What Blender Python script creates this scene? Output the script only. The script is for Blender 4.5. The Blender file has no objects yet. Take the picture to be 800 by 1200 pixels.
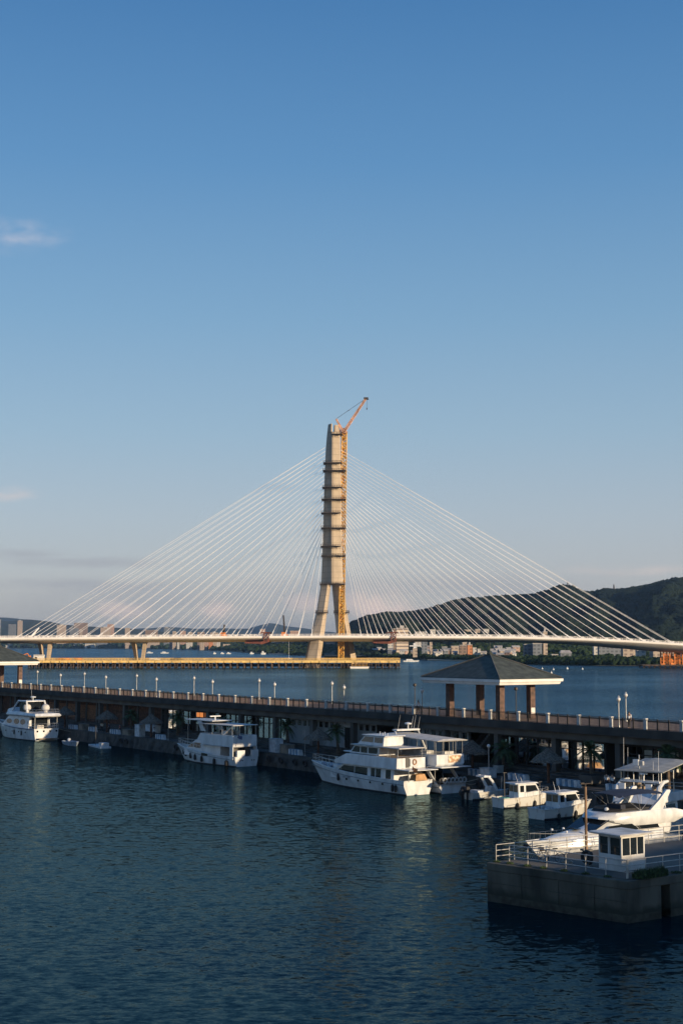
import bpy, math, random
from mathutils import Vector, Matrix, noise
R = math.radians
random.seed(7)
S = bpy.context.scene
COL = S.collection
# ------------------------------------------------------------------ camera, sky, sun, exposure
CAM_H, F_PX, PITCH = 16.5, 1666.67, math.atan(155/1666.67)
cd = bpy.data.cameras.new('camera'); cam = bpy.data.objects.new('camera', cd); COL.objects.link(cam)
cam.location = (0, 0, CAM_H); cam.rotation_euler = (R(90)+PITCH, 0, 0)
cd.sensor_fit = 'VERTICAL'; cd.sensor_height = 36; cd.lens = 50; cd.clip_start = 1; cd.clip_end = 80000
S.camera = cam
SUN_EL, SUN_AZ = R(11.3), R(132)          # azimuth clockwise from +Y
SUN_STRENGTH, SKY_STRENGTH, EXPOSURE = 5.0, 0.10, 0.3
SUN_DIR = Vector((math.sin(SUN_AZ)*math.cos(SUN_EL), math.cos(SUN_AZ)*math.cos(SUN_EL), math.sin(SUN_EL)))
w = bpy.data.worlds.new('World'); S.world = w; w.use_nodes = True
nt = w.node_tree; nt.nodes.clear(); L = nt.links.new
def wn(t, **k):
    n = nt.nodes.new(t)
    for a, b in k.items(): setattr(n, a, b)
    return n
def wmath(op, a, b=None, c=None, clamp=False):
    n = wn('ShaderNodeMath', operation=op); n.use_clamp = clamp
    for i, v in enumerate((a, b, c)):
        if v is None: continue
        if isinstance(v, (int, float)): n.inputs[i].default_value = v
        else: L(v, n.inputs[i])
    return n.outputs[0]
wo = wn('ShaderNodeOutputWorld'); bg = wn('ShaderNodeBackground'); L(bg.outputs[0], wo.inputs[0])
sky = wn('ShaderNodeTexSky', sky_type='NISHITA'); sky.sun_disc = False
sky.sun_elevation = SUN_EL; sky.sun_rotation = SUN_AZ
sky.air_density = 1.0; sky.dust_density = 0.3; sky.ozone_density = 3.0
bg.inputs[1].default_value = SKY_STRENGTH
tc = wn('ShaderNodeTexCoord'); sep = wn('ShaderNodeSeparateXYZ'); L(tc.outputs['Generated'], sep.inputs[0])
def px_dir(px, py):
    d = Vector((1,0,0))*((px-400)/F_PX) + Vector((0,-math.sin(PITCH),math.cos(PITCH)))*((600-py)/F_PX) + Vector((0,math.cos(PITCH),math.sin(PITCH)))
    return d.normalized()
# thin high cloud and small far cumulus, by direction in the sky (azimuth, elevation)
az = wmath('ARCTAN2', sep.outputs[0], sep.outputs[1]); el = wmath('ARCSINE', sep.outputs[2])
def cloud_patch(a0, e0, sa, se, scale, stretch, lo, hi, amount, seed):
    ga = wmath('DIVIDE', wmath('SUBTRACT', az, a0), sa); ge = wmath('DIVIDE', wmath('SUBTRACT', el, e0), se)
    r2 = wmath('ADD', wmath('MULTIPLY', ga, ga), wmath('MULTIPLY', ge, ge))
    g = wmath('EXPONENT', wmath('MULTIPLY', r2, -1.0))
    cv = wn('ShaderNodeCombineXYZ'); L(az, cv.inputs[0]); L(wmath('MULTIPLY', el, stretch), cv.inputs[1]); cv.inputs[2].default_value = seed
    nz = wn('ShaderNodeTexNoise'); nz.inputs['Scale'].default_value = scale; nz.inputs['Detail'].default_value = 5; nz.inputs['Roughness'].default_value = .55
    L(cv.outputs[0], nz.inputs[0])
    mr = wn('ShaderNodeMapRange', interpolation_type='SMOOTHSTEP'); mr.inputs[1].default_value = lo; mr.inputs[2].default_value = hi
    L(wmath('MULTIPLY', nz.outputs[0], wmath('POWER', g, .5)), mr.inputs[0])
    return wmath('MULTIPLY', wmath('MULTIPLY', mr.outputs[0], g), amount)
CLOUDS = []          # (patch args, colour)
def add_cloud(px, py, wpx, hpx, scale, stretch, lo, hi, amount, seed, col):
    d = px_dir(px, py); CLOUDS.append(((math.atan2(d.x, d.y), math.asin(d.z), wpx/F_PX, hpx/F_PX, scale, stretch, lo, hi, amount, seed), col))
PINK, GREY = (7.0, 5.6, 5.0), (3.15, 3.25, 3.6)
add_cloud(18, 276, 70, 24, 40, 2.2, .26, .80, .42, 1.3, (6.2, 5.6, 5.8))
add_cloud(5, 579, 45, 10, 30, 4, .25, .6, .45, 5.2, PINK)
add_cloud(20, 650, 70, 8, 24, 6, .22, .6, .5, 8.1, GREY)
add_cloud(110, 658, 120, 9, 20, 7, .22, .55, .55, 2.9, GREY)
add_cloud(60, 684, 160, 9, 20, 6, .25, .6, .5, 4.4, GREY)
add_cloud(430, 705, 46, 22, 46, 1.5, .22, .46, .9, 3.3, PINK)
add_cloud(455, 716, 40, 14, 50, 1.6, .2, .46, .85, 6.3, PINK)
add_cloud(255, 715, 26, 12, 50, 1.6, .2, .46, .8, 7.7, PINK)
add_cloud(140, 715, 36, 12, 50, 1.6, .2, .46, .75, 9.1, PINK)
add_cloud(360, 706, 30, 12, 50, 1.6, .2, .46, .7, 11.7, PINK)
add_cloud(500, 690, 300, 26, 12, 5, .2, .6, .5, 12.4, GREY)
add_cloud(740, 668, 100, 8, 26, 7, .25, .7, .35, 14.4, PINK)
add_cloud(200, 700, 260, 28, 12, 5, .2, .6, .45, 16.4, GREY)
# the evening sky by elevation: deep blue overhead, paler and then lilac grey near the horizon; the Nishita sky keeps its change with azimuth
SKY_RAMP = [(-5,(.40,.39,.43)),(0,(.53,.50,.50)),(2.2,(.54,.53,.555)),(5,(.465,.525,.60)),(8.5,(.345,.490,.625)),(13,(.228,.413,.615)),(19,(.118,.300,.560)),(25.2,(.062,.210,.465)),(40,(.036,.150,.40)),(90,(.022,.105,.33))]
rp = wn('ShaderNodeValToRGB'); L(wmath('DIVIDE', wmath('ADD', el, R(5)), R(95)), rp.inputs[0])
for i, (e, c) in enumerate(SKY_RAMP):
    p = (e+5)/95
    q = rp.color_ramp.elements[0] if i == 0 else (rp.color_ramp.elements[-1] if i == len(SKY_RAMP)-1 else rp.color_ramp.elements.new(p))
    q.position = p; q.color = (*c, 1)
sc_ = wn('ShaderNodeVectorMath', operation='SCALE'); L(rp.outputs[0], sc_.inputs[0]); sc_.inputs['Scale'].default_value = 1/SKY_STRENGTH/2**EXPOSURE
mx0 = wn('ShaderNodeMix', data_type='RGBA'); mx0.inputs[0].default_value = .8; L(sky.outputs[0], mx0.inputs[6]); L(sc_.outputs[0], mx0.inputs[7])
cur = mx0.outputs[2]
for args, col in CLOUDS:
    f = cloud_patch(*args)
    mx = wn('ShaderNodeMix', data_type='RGBA'); L(f, mx.inputs[0]); L(cur, mx.inputs[6]); mx.inputs[7].default_value = (*col, 1); cur = mx.outputs[2]
L(cur, bg.inputs[0])
sl = bpy.data.lights.new('sun', 'SUN'); sl.energy = SUN_STRENGTH; sl.angle = R(0.6); sl.color = (1.0, .77, .50)
so = bpy.data.objects.new('sun', sl); COL.objects.link(so); so.rotation_euler = SUN_DIR.to_track_quat('Z', 'Y').to_euler(); so.location = (200, -200, 200)
vs = S.view_settings; vs.view_transform = 'Standard'; vs.look = 'None'; vs.exposure = EXPOSURE; vs.gamma = 1; vs.use_curve_mapping = False
S.render.engine = 'CYCLES'; cy = S.cycles
cy.use_denoising = True; cy.max_bounces = 6; cy.diffuse_bounces = 3; cy.glossy_bounces = 3; cy.transmission_bounces = 4; cy.volume_bounces = 0
cy.caustics_reflective = False; cy.caustics_refractive = False; cy.sample_clamp_indirect = 4
# ------------------------------------------------------------------ helpers
def ray(px, py):
    return px_dir(px, py)
def at(px, py, Y):                    # world point seen at a photo pixel, at depth Y
    d = ray(px, py); k = Y/d.y
    return Vector((d.x*k, Y, CAM_H + d.z*k))
def on(px, py, z=0):                  # world point seen at a photo pixel, at height z
    d = ray(px, py); k = (z-CAM_H)/d.z
    return Vector((d.x*k, d.y*k, z))
def lerp(a, b, t): return a+(b-a)*t
def interp(tab, x):
    if x <= tab[0][0]: return tab[0][1]
    for (x0, y0), (x1, y1) in zip(tab, tab[1:]):
        if x <= x1: return y0+(y1-y0)*(x-x0)/(x1-x0)
    return tab[-1][1]
def sstep(a, b, x):
    t = max(0, min(1, (x-a)/(b-a))); return t*t*(3-2*t)
class MB:
    """collects shapes; build() links them as ONE mesh object"""
    def __init__(s): s.v = []; s.f = []; s.m = []
    def add(s, vs, fs, m=0):
        o = len(s.v); s.v += [tuple(p) for p in vs]; s.f += [tuple(i+o for i in f) for f in fs]; s.m += [m]*len(fs); return s
    def box(s, x0, y0, z0, x1, y1, z1, m=0):
        vs = [(x,y,z) for z in (z0,z1) for y in (y0,y1) for x in (x0,x1)]
        return s.add(vs, [(0,2,3,1),(4,5,7,6),(0,1,5,4),(1,3,7,5),(3,2,6,7),(2,0,4,6)], m)
    def cbox(s, c, size, rz=0, m=0):
        a, b = math.cos(rz), math.sin(rz); hx, hy, hz = size[0]/2, size[1]/2, size[2]/2
        vs = [(c[0]+x*a-y*b, c[1]+x*b+y*a, c[2]+z) for z in (-hz,hz) for y in (-hy,hy) for x in (-hx,hx)]
        return s.add(vs, [(0,2,3,1),(4,5,7,6),(0,1,5,4),(1,3,7,5),(3,2,6,7),(2,0,4,6)], m)
    def loft(s, secs, cap=True, closed=True, m=0):
        n = len(secs[0]); vs = [p for q in secs for p in q]; fs = []
        for i in range(len(secs)-1):
            for j in range(n if closed else n-1):
                k = (j+1) % n; fs.append((i*n+j, i*n+k, (i+1)*n+k, (i+1)*n+j))
        if cap: fs.append(tuple(range(n-1,-1,-1))); fs.append(tuple((len(secs)-1)*n+j for j in range(n)))
        return s.add(vs, fs, m)
    def tube(s, p0, p1, r0, r1=None, n=6, m=0):
        return s.path([p0, p1], [r0, r0 if r1 is None else r1], n, m)
    def path(s, pts, r, n=6, m=0):
        pts = [Vector(p) for p in pts]
        if not isinstance(r, (list, tuple)): r = [r]*len(pts)
        secs = []
        for i, p in enumerate(pts):
            d = (pts[min(i+1, len(pts)-1)]-pts[max(i-1, 0)]).normalized()
            a = d.cross(Vector((0,0,1)) if abs(d.z) < .95 else Vector((1,0,0))).normalized(); b = a.cross(d)
            secs.append([p+(a*math.cos(2*math.pi*k/n)+b*math.sin(2*math.pi*k/n))*r[i] for k in range(n)])
        return s.loft(secs, m=m)
    def bar(s, p0, p1, w, h=None, m=0):        # square bar
        return s.path([p0, p1], w*.7071, 4, m)
    def lathe(s, prof, n=12, c=(0,0), m=0, phase=0):
        return s.loft([[(c[0]+r*math.cos(2*math.pi*k/n+phase), c[1]+r*math.sin(2*math.pi*k/n+phase), z) for k in range(n)] for r, z in prof], m=m)
    def prism_xz(s, poly, y0, y1, m=0):        # poly in (x,z)
        return s.loft([[(x,y0,z) for x, z in poly], [(x,y1,z) for x, z in poly]], m=m)
    def prism_xy(s, poly, z0, z1, m=0):
        return s.loft([[(x,y,z0) for x, y in poly], [(x,y,z1) for x, y in poly]], m=m)
    def ball(s, c, r, n=10, k=7, sz=1, m=0):
        return s.loft([[(c[0]+r*math.sin(math.pi*(i+.02)/(k+.04))*math.cos(2*math.pi*j/n), c[1]+r*math.sin(math.pi*(i+.02)/(k+.04))*math.sin(2*math.pi*j/n),
                  c[2]-sz*r*math.cos(math.pi*(i+.02)/(k+.04))) for j in range(n)] for i in range(k+1)], m=m)
    def build(s, name, mat, parent=None, smooth=False, bevel=0, kind=None):
        me = bpy.data.meshes.new(name); me.from_pydata(s.v, [], s.f); me.validate()
        for mm in (mat if isinstance(mat, (list, tuple)) else [mat]): me.materials.append(mm)
        if isinstance(mat, (list, tuple)) and len(me.polygons) == len(s.m): me.polygons.foreach_set('material_index', s.m)
        import bmesh
        bm = bmesh.new(); bm.from_mesh(me); bmesh.ops.recalc_face_normals(bm, faces=bm.faces); bm.to_mesh(me); bm.free()
        if smooth:
            me.polygons.foreach_set('use_smooth', [True]*len(me.polygons))
            try: me.set_sharp_from_angle(angle=R(35))
            except Exception: pass
        o = bpy.data.objects.new(name, me); COL.objects.link(o)
        if parent: o.parent = parent
        if bevel:
            b = o.modifiers.new('edge', 'BEVEL'); b.width = bevel; b.segments = 2; b.limit_method = 'ANGLE'; b.angle_limit = R(40)
        if kind: o['kind'] = kind
        return o
def thing(name, label, cat, loc=(0,0,0), rz=0, group=None):
    o = bpy.data.objects.new(name, None); COL.objects.link(o); o.empty_display_size = .3
    o.location = loc; o.rotation_euler = (0,0,rz); o['label'] = label; o['category'] = cat
    if group: o['group'] = group
    return o
def tag(o, label, cat, group=None):
    o['label'] = label; o['category'] = cat
    if group: o['group'] = group
    return o
def dup(root, loc, rz, label, group=None, scale=None):
    r = root.copy(); COL.objects.link(r); r.location = loc; r.rotation_euler = (0,0,rz); r['label'] = label
    if group: r['group'] = group
    if scale: r.scale = (scale,)*3
    for ch in list(root.children):
        c = ch.copy(); COL.objects.link(c); c.parent = r
        for g in list(ch.children):
            d = g.copy(); COL.objects.link(d); d.parent = c
    return r
# ------------------------------------------------------------------ materials
MATS = {}
def mat(name, col, rough=.6, metal=0, var=.12, scale=1.0, bump=0, bscale=None, col2=None, lo=.35, hi=.65, spec=.5, streak=0, coord='Object', detail=4):
    if name in MATS: return MATS[name]
    m = bpy.data.materials.new(name); m.use_nodes = True; t = m.node_tree; b = t.nodes['Principled BSDF']; l = t.links.new
    b.inputs['Roughness'].default_value = rough; b.inputs['Metallic'].default_value = metal; b.inputs['Specular IOR Level'].default_value = spec
    tc = t.nodes.new('ShaderNodeTexCoord'); mp = t.nodes.new('ShaderNodeMapping'); l(tc.outputs[coord], mp.inputs[0])
    if streak: mp.inputs['Scale'].default_value = (1, 1, 1/streak)
    nz = t.nodes.new('ShaderNodeTexNoise'); nz.inputs['Scale'].default_value = scale; nz.inputs['Detail'].default_value = detail; l(mp.outputs[0], nz.inputs[0])
    rp = t.nodes.new('ShaderNodeMapRange'); rp.inputs[1].default_value = lo; rp.inputs[2].default_value = hi; l(nz.outputs[0], rp.inputs[0])
    mx = t.nodes.new('ShaderNodeMix'); mx.data_type = 'RGBA'; l(rp.outputs[0], mx.inputs[0])
    c2 = col2 or tuple(c*(1-2*var) for c in col); c1 = col if col2 else tuple(min(1, c*(1+var)) for c in col)
    mx.inputs[6].default_value = (*c2, 1); mx.inputs[7].default_value = (*c1, 1); l(mx.outputs[2], b.inputs['Base Color'])
    if bump:
        n2 = t.nodes.new('ShaderNodeTexNoise'); n2.inputs['Scale'].default_value = bscale or scale*6; n2.inputs['Detail'].default_value = 3; l(mp.outputs[0], n2.inputs[0])
        bp = t.nodes.new('ShaderNodeBump'); bp.inputs['Strength'].default_value = bump; bp.inputs['Distance'].default_value = .05; l(n2.outputs[0], bp.inputs['Height']); l(bp.outputs[0], b.inputs['Normal'])
    MATS[name] = m; return m
def glow(name, col, strength):
    m = mat(name, col, .5); b = m.node_tree.nodes['Principled BSDF']; b.inputs['Emission Color'].default_value = (*col, 1); b.inputs['Emission Strength'].default_value = strength; return m
def facade(name, wall, pane, sx, sz, fx=.55, fz=.5, rough=.7):
    """wall colour with a regular grid of darker windows, sx by sz metres a bay"""
    if name in MATS: return MATS[name]
    m = bpy.data.materials.new(name); m.use_nodes = True; t = m.node_tree; b = t.nodes['Principled BSDF']; l = t.links.new
    b.inputs['Roughness'].default_value = rough
    tc = t.nodes.new('ShaderNodeTexCoord'); sp = t.nodes.new('ShaderNodeSeparateXYZ'); l(tc.outputs['Object'], sp.inputs[0])
    def mth(op, a, c):
        n = t.nodes.new('ShaderNodeMath'); n.operation = op
        for i, v in enumerate((a, c)):
            if isinstance(v, (int, float)): n.inputs[i].default_value = v
            else: l(v, n.inputs[i])
        return n.outputs[0]
    u = mth('ADD', sp.outputs[0], sp.outputs[1])
    a = mth('LESS_THAN', mth('FRACT', mth('DIVIDE', u, sx), 0), fx); c = mth('LESS_THAN', mth('FRACT', mth('DIVIDE', sp.outputs[2], sz), 0), fz)
    g = mth('MULTIPLY', a, c)
    nz = t.nodes.new('ShaderNodeTexNoise'); nz.inputs['Scale'].default_value = .3; l(tc.outputs['Object'], nz.inputs[0])
    w1 = t.nodes.new('ShaderNodeMix'); w1.data_type = 'RGBA'; l(nz.outputs[0], w1.inputs[0]); w1.inputs[6].default_value = (*[c*.75 for c in wall], 1); w1.inputs[7].default_value = (*[min(.95, c*1.15) for c in wall], 1)
    mx = t.nodes.new('ShaderNodeMix'); mx.data_type = 'RGBA'; l(g, mx.inputs[0]); l(w1.outputs[2], mx.inputs[6]); mx.inputs[7].default_value = (*pane, 1)
    l(mx.outputs[2], b.inputs['Base Color']); MATS[name] = m; return m
WHITE = mat('white_gelcoat', (.66,.68,.69), .25, var=.10, scale=1.1, streak=2.5, detail=6)
WHITE2 = mat('weathered_white_paint', (.54,.54,.51), .5, col2=(.27,.19,.12), lo=.30, hi=.47, scale=2.2, streak=2.5, detail=7)
OFFW = mat('offwhite_canvas', (.54,.53,.50), .8, var=.08, scale=1.5)
GLASS = mat('dark_tinted_glass', (.012,.016,.02), .06, var=.1, spec=.7)
CHROME = mat('stainless_rail', (.62,.62,.6), .3, .85, var=.05)
NAVY = mat('navy_canvas', (.018,.026,.05), .75, var=.15)
BLACK = mat('black_rubber', (.014,.014,.015), .7, var=.2)
BOOT = mat('dark_antifouling', (.02,.022,.03), .6, var=.25)
TEAK = mat('grey_teak', (.30,.24,.18), .7, var=.2, scale=3)
# ------------------------------------------------------------------ water
def water_material():
    m = bpy.data.materials.new('river_water'); m.use_nodes = True; t = m.node_tree; t.nodes.clear(); l = t.links.new
    out = t.nodes.new('ShaderNodeOutputMaterial'); mixs = t.nodes.new('ShaderNodeMixShader'); df = t.nodes.new('ShaderNodeBsdfDiffuse'); gl = t.nodes.new('ShaderNodeBsdfGlossy'); fr = t.nodes.new('ShaderNodeFresnel')
    df.inputs[0].default_value = (.004,.017,.024,1); gl.inputs['Roughness'].default_value = .10; fr.inputs[0].default_value = 1.333
    l(fr.outputs[0], mixs.inputs[0]); l(df.outputs[0], mixs.inputs[1]); l(gl.outputs[0], mixs.inputs[2]); l(mixs.outputs[0], out.inputs[0])
    tc = t.nodes.new('ShaderNodeTexCoord')
    def vm(op, a, c):
        n = t.nodes.new('ShaderNodeVectorMath'); n.operation = op
        for i, v in enumerate((a, c)):
            if v is None: continue
            if isinstance(v, tuple): n.inputs[i].default_value = v
            elif isinstance(v, (int, float)): n.inputs['Scale'].default_value = v
            else: l(v, n.inputs['Scale' if (op == 'SCALE' and i == 1) else i])
        return n.outputs[0]
    def slope(scale, sx, sy, detail, k, rz=0):       # slope of the wave facets, metre per metre
        mp = t.nodes.new('ShaderNodeMapping'); mp.inputs['Scale'].default_value = (sx, sy, 1); mp.inputs['Rotation'].default_value = (0,0,rz); l(tc.outputs['Object'], mp.inputs[0])
        n = t.nodes.new('ShaderNodeTexNoise'); n.inputs['Scale'].default_value = scale; n.inputs['Detail'].default_value = detail; n.inputs['Roughness'].default_value = .6; l(mp.outputs[0], n.inputs[0])
        return vm('MULTIPLY', vm('SUBTRACT', n.outputs['Color'], (.5,.5,.5)), (k*.7, k, 0))
    # the basin inside the quay is sheltered: flatter than the open river, its reflections dimmed by a darker gloss tint
    sx_ = t.nodes.new('ShaderNodeSeparateXYZ'); l(tc.outputs['Object'], sx_.inputs[0])
    def mth(op, a, c):
        n = t.nodes.new('ShaderNodeMath'); n.operation = op
        for i, v in enumerate((a, c)):
            if isinstance(v, (int, float)): n.inputs[i].default_value = v
            else: l(v, n.inputs[i])
        return n.outputs[0]
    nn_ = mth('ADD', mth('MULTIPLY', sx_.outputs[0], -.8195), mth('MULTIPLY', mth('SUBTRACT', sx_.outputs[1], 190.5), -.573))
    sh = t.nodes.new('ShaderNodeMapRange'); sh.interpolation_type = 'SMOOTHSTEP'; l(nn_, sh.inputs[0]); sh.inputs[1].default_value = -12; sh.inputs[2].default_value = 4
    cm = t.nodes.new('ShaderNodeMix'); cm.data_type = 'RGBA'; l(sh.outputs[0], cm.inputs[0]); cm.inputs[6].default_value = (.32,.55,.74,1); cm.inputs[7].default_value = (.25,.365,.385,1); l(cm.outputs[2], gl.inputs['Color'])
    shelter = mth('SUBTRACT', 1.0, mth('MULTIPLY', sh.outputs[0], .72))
    gust = t.nodes.new('ShaderNodeTexNoise'); gust.inputs['Scale'].default_value = .011; gust.inputs['Detail'].default_value = 3; l(tc.outputs['Object'], gust.inputs[0])
    gm = t.nodes.new('ShaderNodeMapRange'); l(gust.outputs[0], gm.inputs[0]); gm.inputs[1].default_value = .3; gm.inputs[2].default_value = .7; gm.inputs[3].default_value = .6; gm.inputs[4].default_value = 1.4
    s_ = vm('ADD', slope(2.3, .5, 1, 3, WAVE, R(8)), slope(6.5, .55, 1, 2, WAVE*.6, R(-14)))
    s_ = vm('ADD', s_, slope(.25, .6, 1, 2, WAVE*.13, R(20)))
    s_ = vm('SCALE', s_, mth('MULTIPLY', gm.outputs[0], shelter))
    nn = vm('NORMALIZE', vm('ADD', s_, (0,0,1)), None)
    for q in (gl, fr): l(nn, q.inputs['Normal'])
    return m
WAVE = 1.7
WATER = water_material()
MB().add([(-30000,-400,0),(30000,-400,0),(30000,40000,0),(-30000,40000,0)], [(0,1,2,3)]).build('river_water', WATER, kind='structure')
# ------------------------------------------------------------------ far land: shore, hills, mountains
SHORE = [(-200,6000),(0,5800),(200,4700),(250,3700),(300,2500),(340,2150),(400,1850),(440,1700),(470,1620),(500,1480),(560,1330),(600,1160),(700,1090),(800,1060),(1000,1000)]
def polar(px, r, z): return (r*(px-400)/F_PX, r, z)
GROUND = mat('shore_ground', (.055,.07,.035), .95, col2=(.10,.09,.06), scale=.02, coord='Object')
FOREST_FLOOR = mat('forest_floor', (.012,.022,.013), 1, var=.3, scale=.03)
def fbm(x, y, z=0, o=4): return noise.fractal(Vector((x,y,z)), 1, 2, o)
def shore_z(px, r):
    d = r - interp(SHORE, px)
    return -1.5 + sstep(0, 25, d)*3.4 + sstep(60, 900, d)*14 + (fbm(px*.05, r*.004, 3)*1.2 if d > 20 else 0)
rows = [0, 8, 20, 60, 140, 260, 420, 650, 950, 1400, 2200, 3600, 6000]
v, f = [], []; cols = list(range(-160, 1000, 8))
for px in cols:
    for r in rows: v.append(polar(px, interp(SHORE, px)+r, shore_z(px, interp(SHORE, px)+r)))
n = len(rows)
for i in range(len(cols)-1):
    for j in range(n-1): f.append((i*n+j, (i+1)*n+j, (i+1)*n+j+1, i*n+j+1))
MB().add(v, f).build('far_shore_ground', GROUND, smooth=True, kind='structure')
RIDGE = [(395,748),(405,741),(412,734),(430,727),(450,722),(470,721.5),(490,720),(520,713),(550,706),(575,703),(600,702),(625,700),(640,696),(655,692),(668,693),(682,698),(695,698),(705,694.5),(725,695),(745,692),(760,689),(775,685),(790,681.5),(805,681),(840,676),(900,672),(1000,676)]
def hill(name, ridge, px0, px1, step, r0, rr, r1, nr, amp, mt):
    """ridge: photo outline of the crest; r0 foot, rr crest, r1 back foot (metres away)"""
    def zf(px, r):
        rr_ = rr + 220*fbm(px*.006, 1.7)*(rr/3200); crest = CAM_H + (755-interp(ridge, px))*rr_/F_PX*1.004
        k = (r-r0)/(rr_-r0) if r < rr_ else 1-(r-rr_)/(r1-rr_)
        k = max(0, min(1, k)); prof = (k*k*(3-2*k))*.55+k*.45
        return crest*prof + amp*fbm(px*.02, r*.0022*3200/rr)*k*(1-k)*4 + 2
    rs = [r0+(r1-r0)*i/nr for i in range(nr+1)]; cs = [px0+step*i for i in range(int((px1-px0)/step)+1)]
    v = [polar(px, r, zf(px, r)) for px in cs for r in rs]; n = nr+1
    f = [(i*n+j, (i+1)*n+j, (i+1)*n+j+1, i*n+j+1) for i in range(len(cs)-1) for j in range(nr)]
    MB().add(v, f).build(name, mt, smooth=True, kind='structure')
    return zf
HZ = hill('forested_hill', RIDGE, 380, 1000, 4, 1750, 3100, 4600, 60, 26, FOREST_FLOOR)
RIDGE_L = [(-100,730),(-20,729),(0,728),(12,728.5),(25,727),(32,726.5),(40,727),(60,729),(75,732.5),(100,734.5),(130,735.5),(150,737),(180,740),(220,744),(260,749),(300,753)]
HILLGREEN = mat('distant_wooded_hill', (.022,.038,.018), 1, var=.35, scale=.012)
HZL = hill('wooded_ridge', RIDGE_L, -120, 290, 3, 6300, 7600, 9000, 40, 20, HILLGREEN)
RIDGE_F = [(-150,722),(0,723.5),(20,725),(60,731),(100,736),(160,737),(200,735),(230,737),(265,736.5),(290,737),(303,733.5),(315,730.5),(325,731.5),(335,734),(350,735.5),(362,737.5),(390,741),(420,746),(460,751)]
HZF = hill('far_mountain', RIDGE_F, -150, 460, 3, 11500, 13000, 14500, 24, 20, HILLGREEN)
# woods: many small crowns, too far and too dense to count
import bmesh as _bm
def ico(sub):
    b = _bm.new(); _bm.ops.create_icosphere(b, subdivisions=sub, radius=1); v = [p.co.copy() for p in b.verts]; f = [tuple(q.index for q in g.verts) for g in b.faces]; b.free(); return v, f
ICO1, ICO2 = ico(1), ico(2)
def woods(name, spots, base, mt):
    V, Fc = [], []; bv, bf = base
    for (x, y, z, r) in spots:
        o = len(V); ph = random.random()*50; sx, sy, sz = random.uniform(.8,1.25), random.uniform(.8,1.25), random.uniform(.75,1.15)
        for p in bv:
            k = r*(1+.42*noise.noise(p*1.9+Vector((ph,ph*.7,0))))
            V.append((x+p.x*k*sx, y+p.y*k*sy, z+p.z*k*sz))
        Fc += [tuple(i+o for i in g) for g in bf]
    ob = MB(); ob.v, ob.f, ob.m = V, Fc, [0]*len(Fc); return ob.build(name, mt, kind='stuff')
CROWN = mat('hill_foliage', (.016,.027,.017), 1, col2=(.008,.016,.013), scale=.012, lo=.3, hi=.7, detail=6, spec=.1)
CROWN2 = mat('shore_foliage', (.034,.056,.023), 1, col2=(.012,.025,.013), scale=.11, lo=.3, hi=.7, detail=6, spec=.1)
sp = []
for i in range(60000):
    px = random.uniform(396, 840); r = random.uniform(1780, 3330) if i % 5 else random.uniform(2900, 3330)
    z = HZ(px, r); x, y, _ = polar(px, r, 0)
    rad = random.uniform(2.4, 5.0)*(1.2 if random.random() < .15 else 1)
    sp.append((x, y, z+rad*.35, rad))
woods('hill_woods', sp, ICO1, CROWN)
sp = []
for i in range(7600):
    px = random.uniform(340, 830); d0 = interp(SHORE, px); near = random.random()
    r = d0 + (random.uniform(14, 42) if near < .4 else random.uniform(60, 330) if near < .6 else random.uniform(330, 900))
    rad = random.uniform(1.1, 2.7)*(.8 if r-d0 < 30 else 1.0) if near < .6 else random.uniform(2,4)
    if px > 590 and near < .4: rad *= 1.25
    x, y, _ = polar(px, r, 0)
    if 405 < px < 560 and random.random() < .25: continue
    sp.append((x, y, shore_z(px, r)+rad*.7, rad))
woods('far_shore_woods', sp, ICO2, CROWN2)
sp = []
for i in range(2600):
    px = random.uniform(-20, 420); d0 = interp(SHORE, px); r = d0+random.uniform(30, 900); rad = random.uniform(5, 10)*d0/4500
    x, y, _ = polar(px, r, 0); sp.append((x, y, shore_z(px, r)+rad*.6, rad))
woods('distant_shore_woods', sp, ICO1, CROWN2)
# ------------------------------------------------------------------ buildings across the river
BEIGE = facade('beige_facade', (.42,.345,.275), (.20,.16,.14), 5, 3.4)
WHITEF = facade('white_facade', (.52,.50,.46), (.20,.22,.25), 4.5, 3.3, .5, .42)
GREYF = facade('grey_blue_facade', (.17,.19,.22), (.07,.085,.10), 4, 3.3, .6, .5)
PINKF = facade('pink_brick_facade', (.42,.28,.22), (.22,.15,.13), 4.5, 3.3)
ORANGEF = facade('orange_brick_facade', (.55,.22,.09), (.22,.10,.06), 4, 3.3, .45)
BROWNF = facade('brown_facade', (.24,.17,.13), (.10,.08,.07), 4.5, 3.3)
STRIPEF = facade('banded_facade', (.66,.55,.43), (.22,.18,.16), 400, 4.2, 1.1, .42)
ROOFM = mat('flat_roof_grey', (.42,.40,.38), .8, var=.15, scale=.2)
FAC = dict(b=BEIGE, w=WHITEF, g=GREYF, p=PINKF, o=ORANGEF, n=BROWNF, s=STRIPEF)
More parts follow.
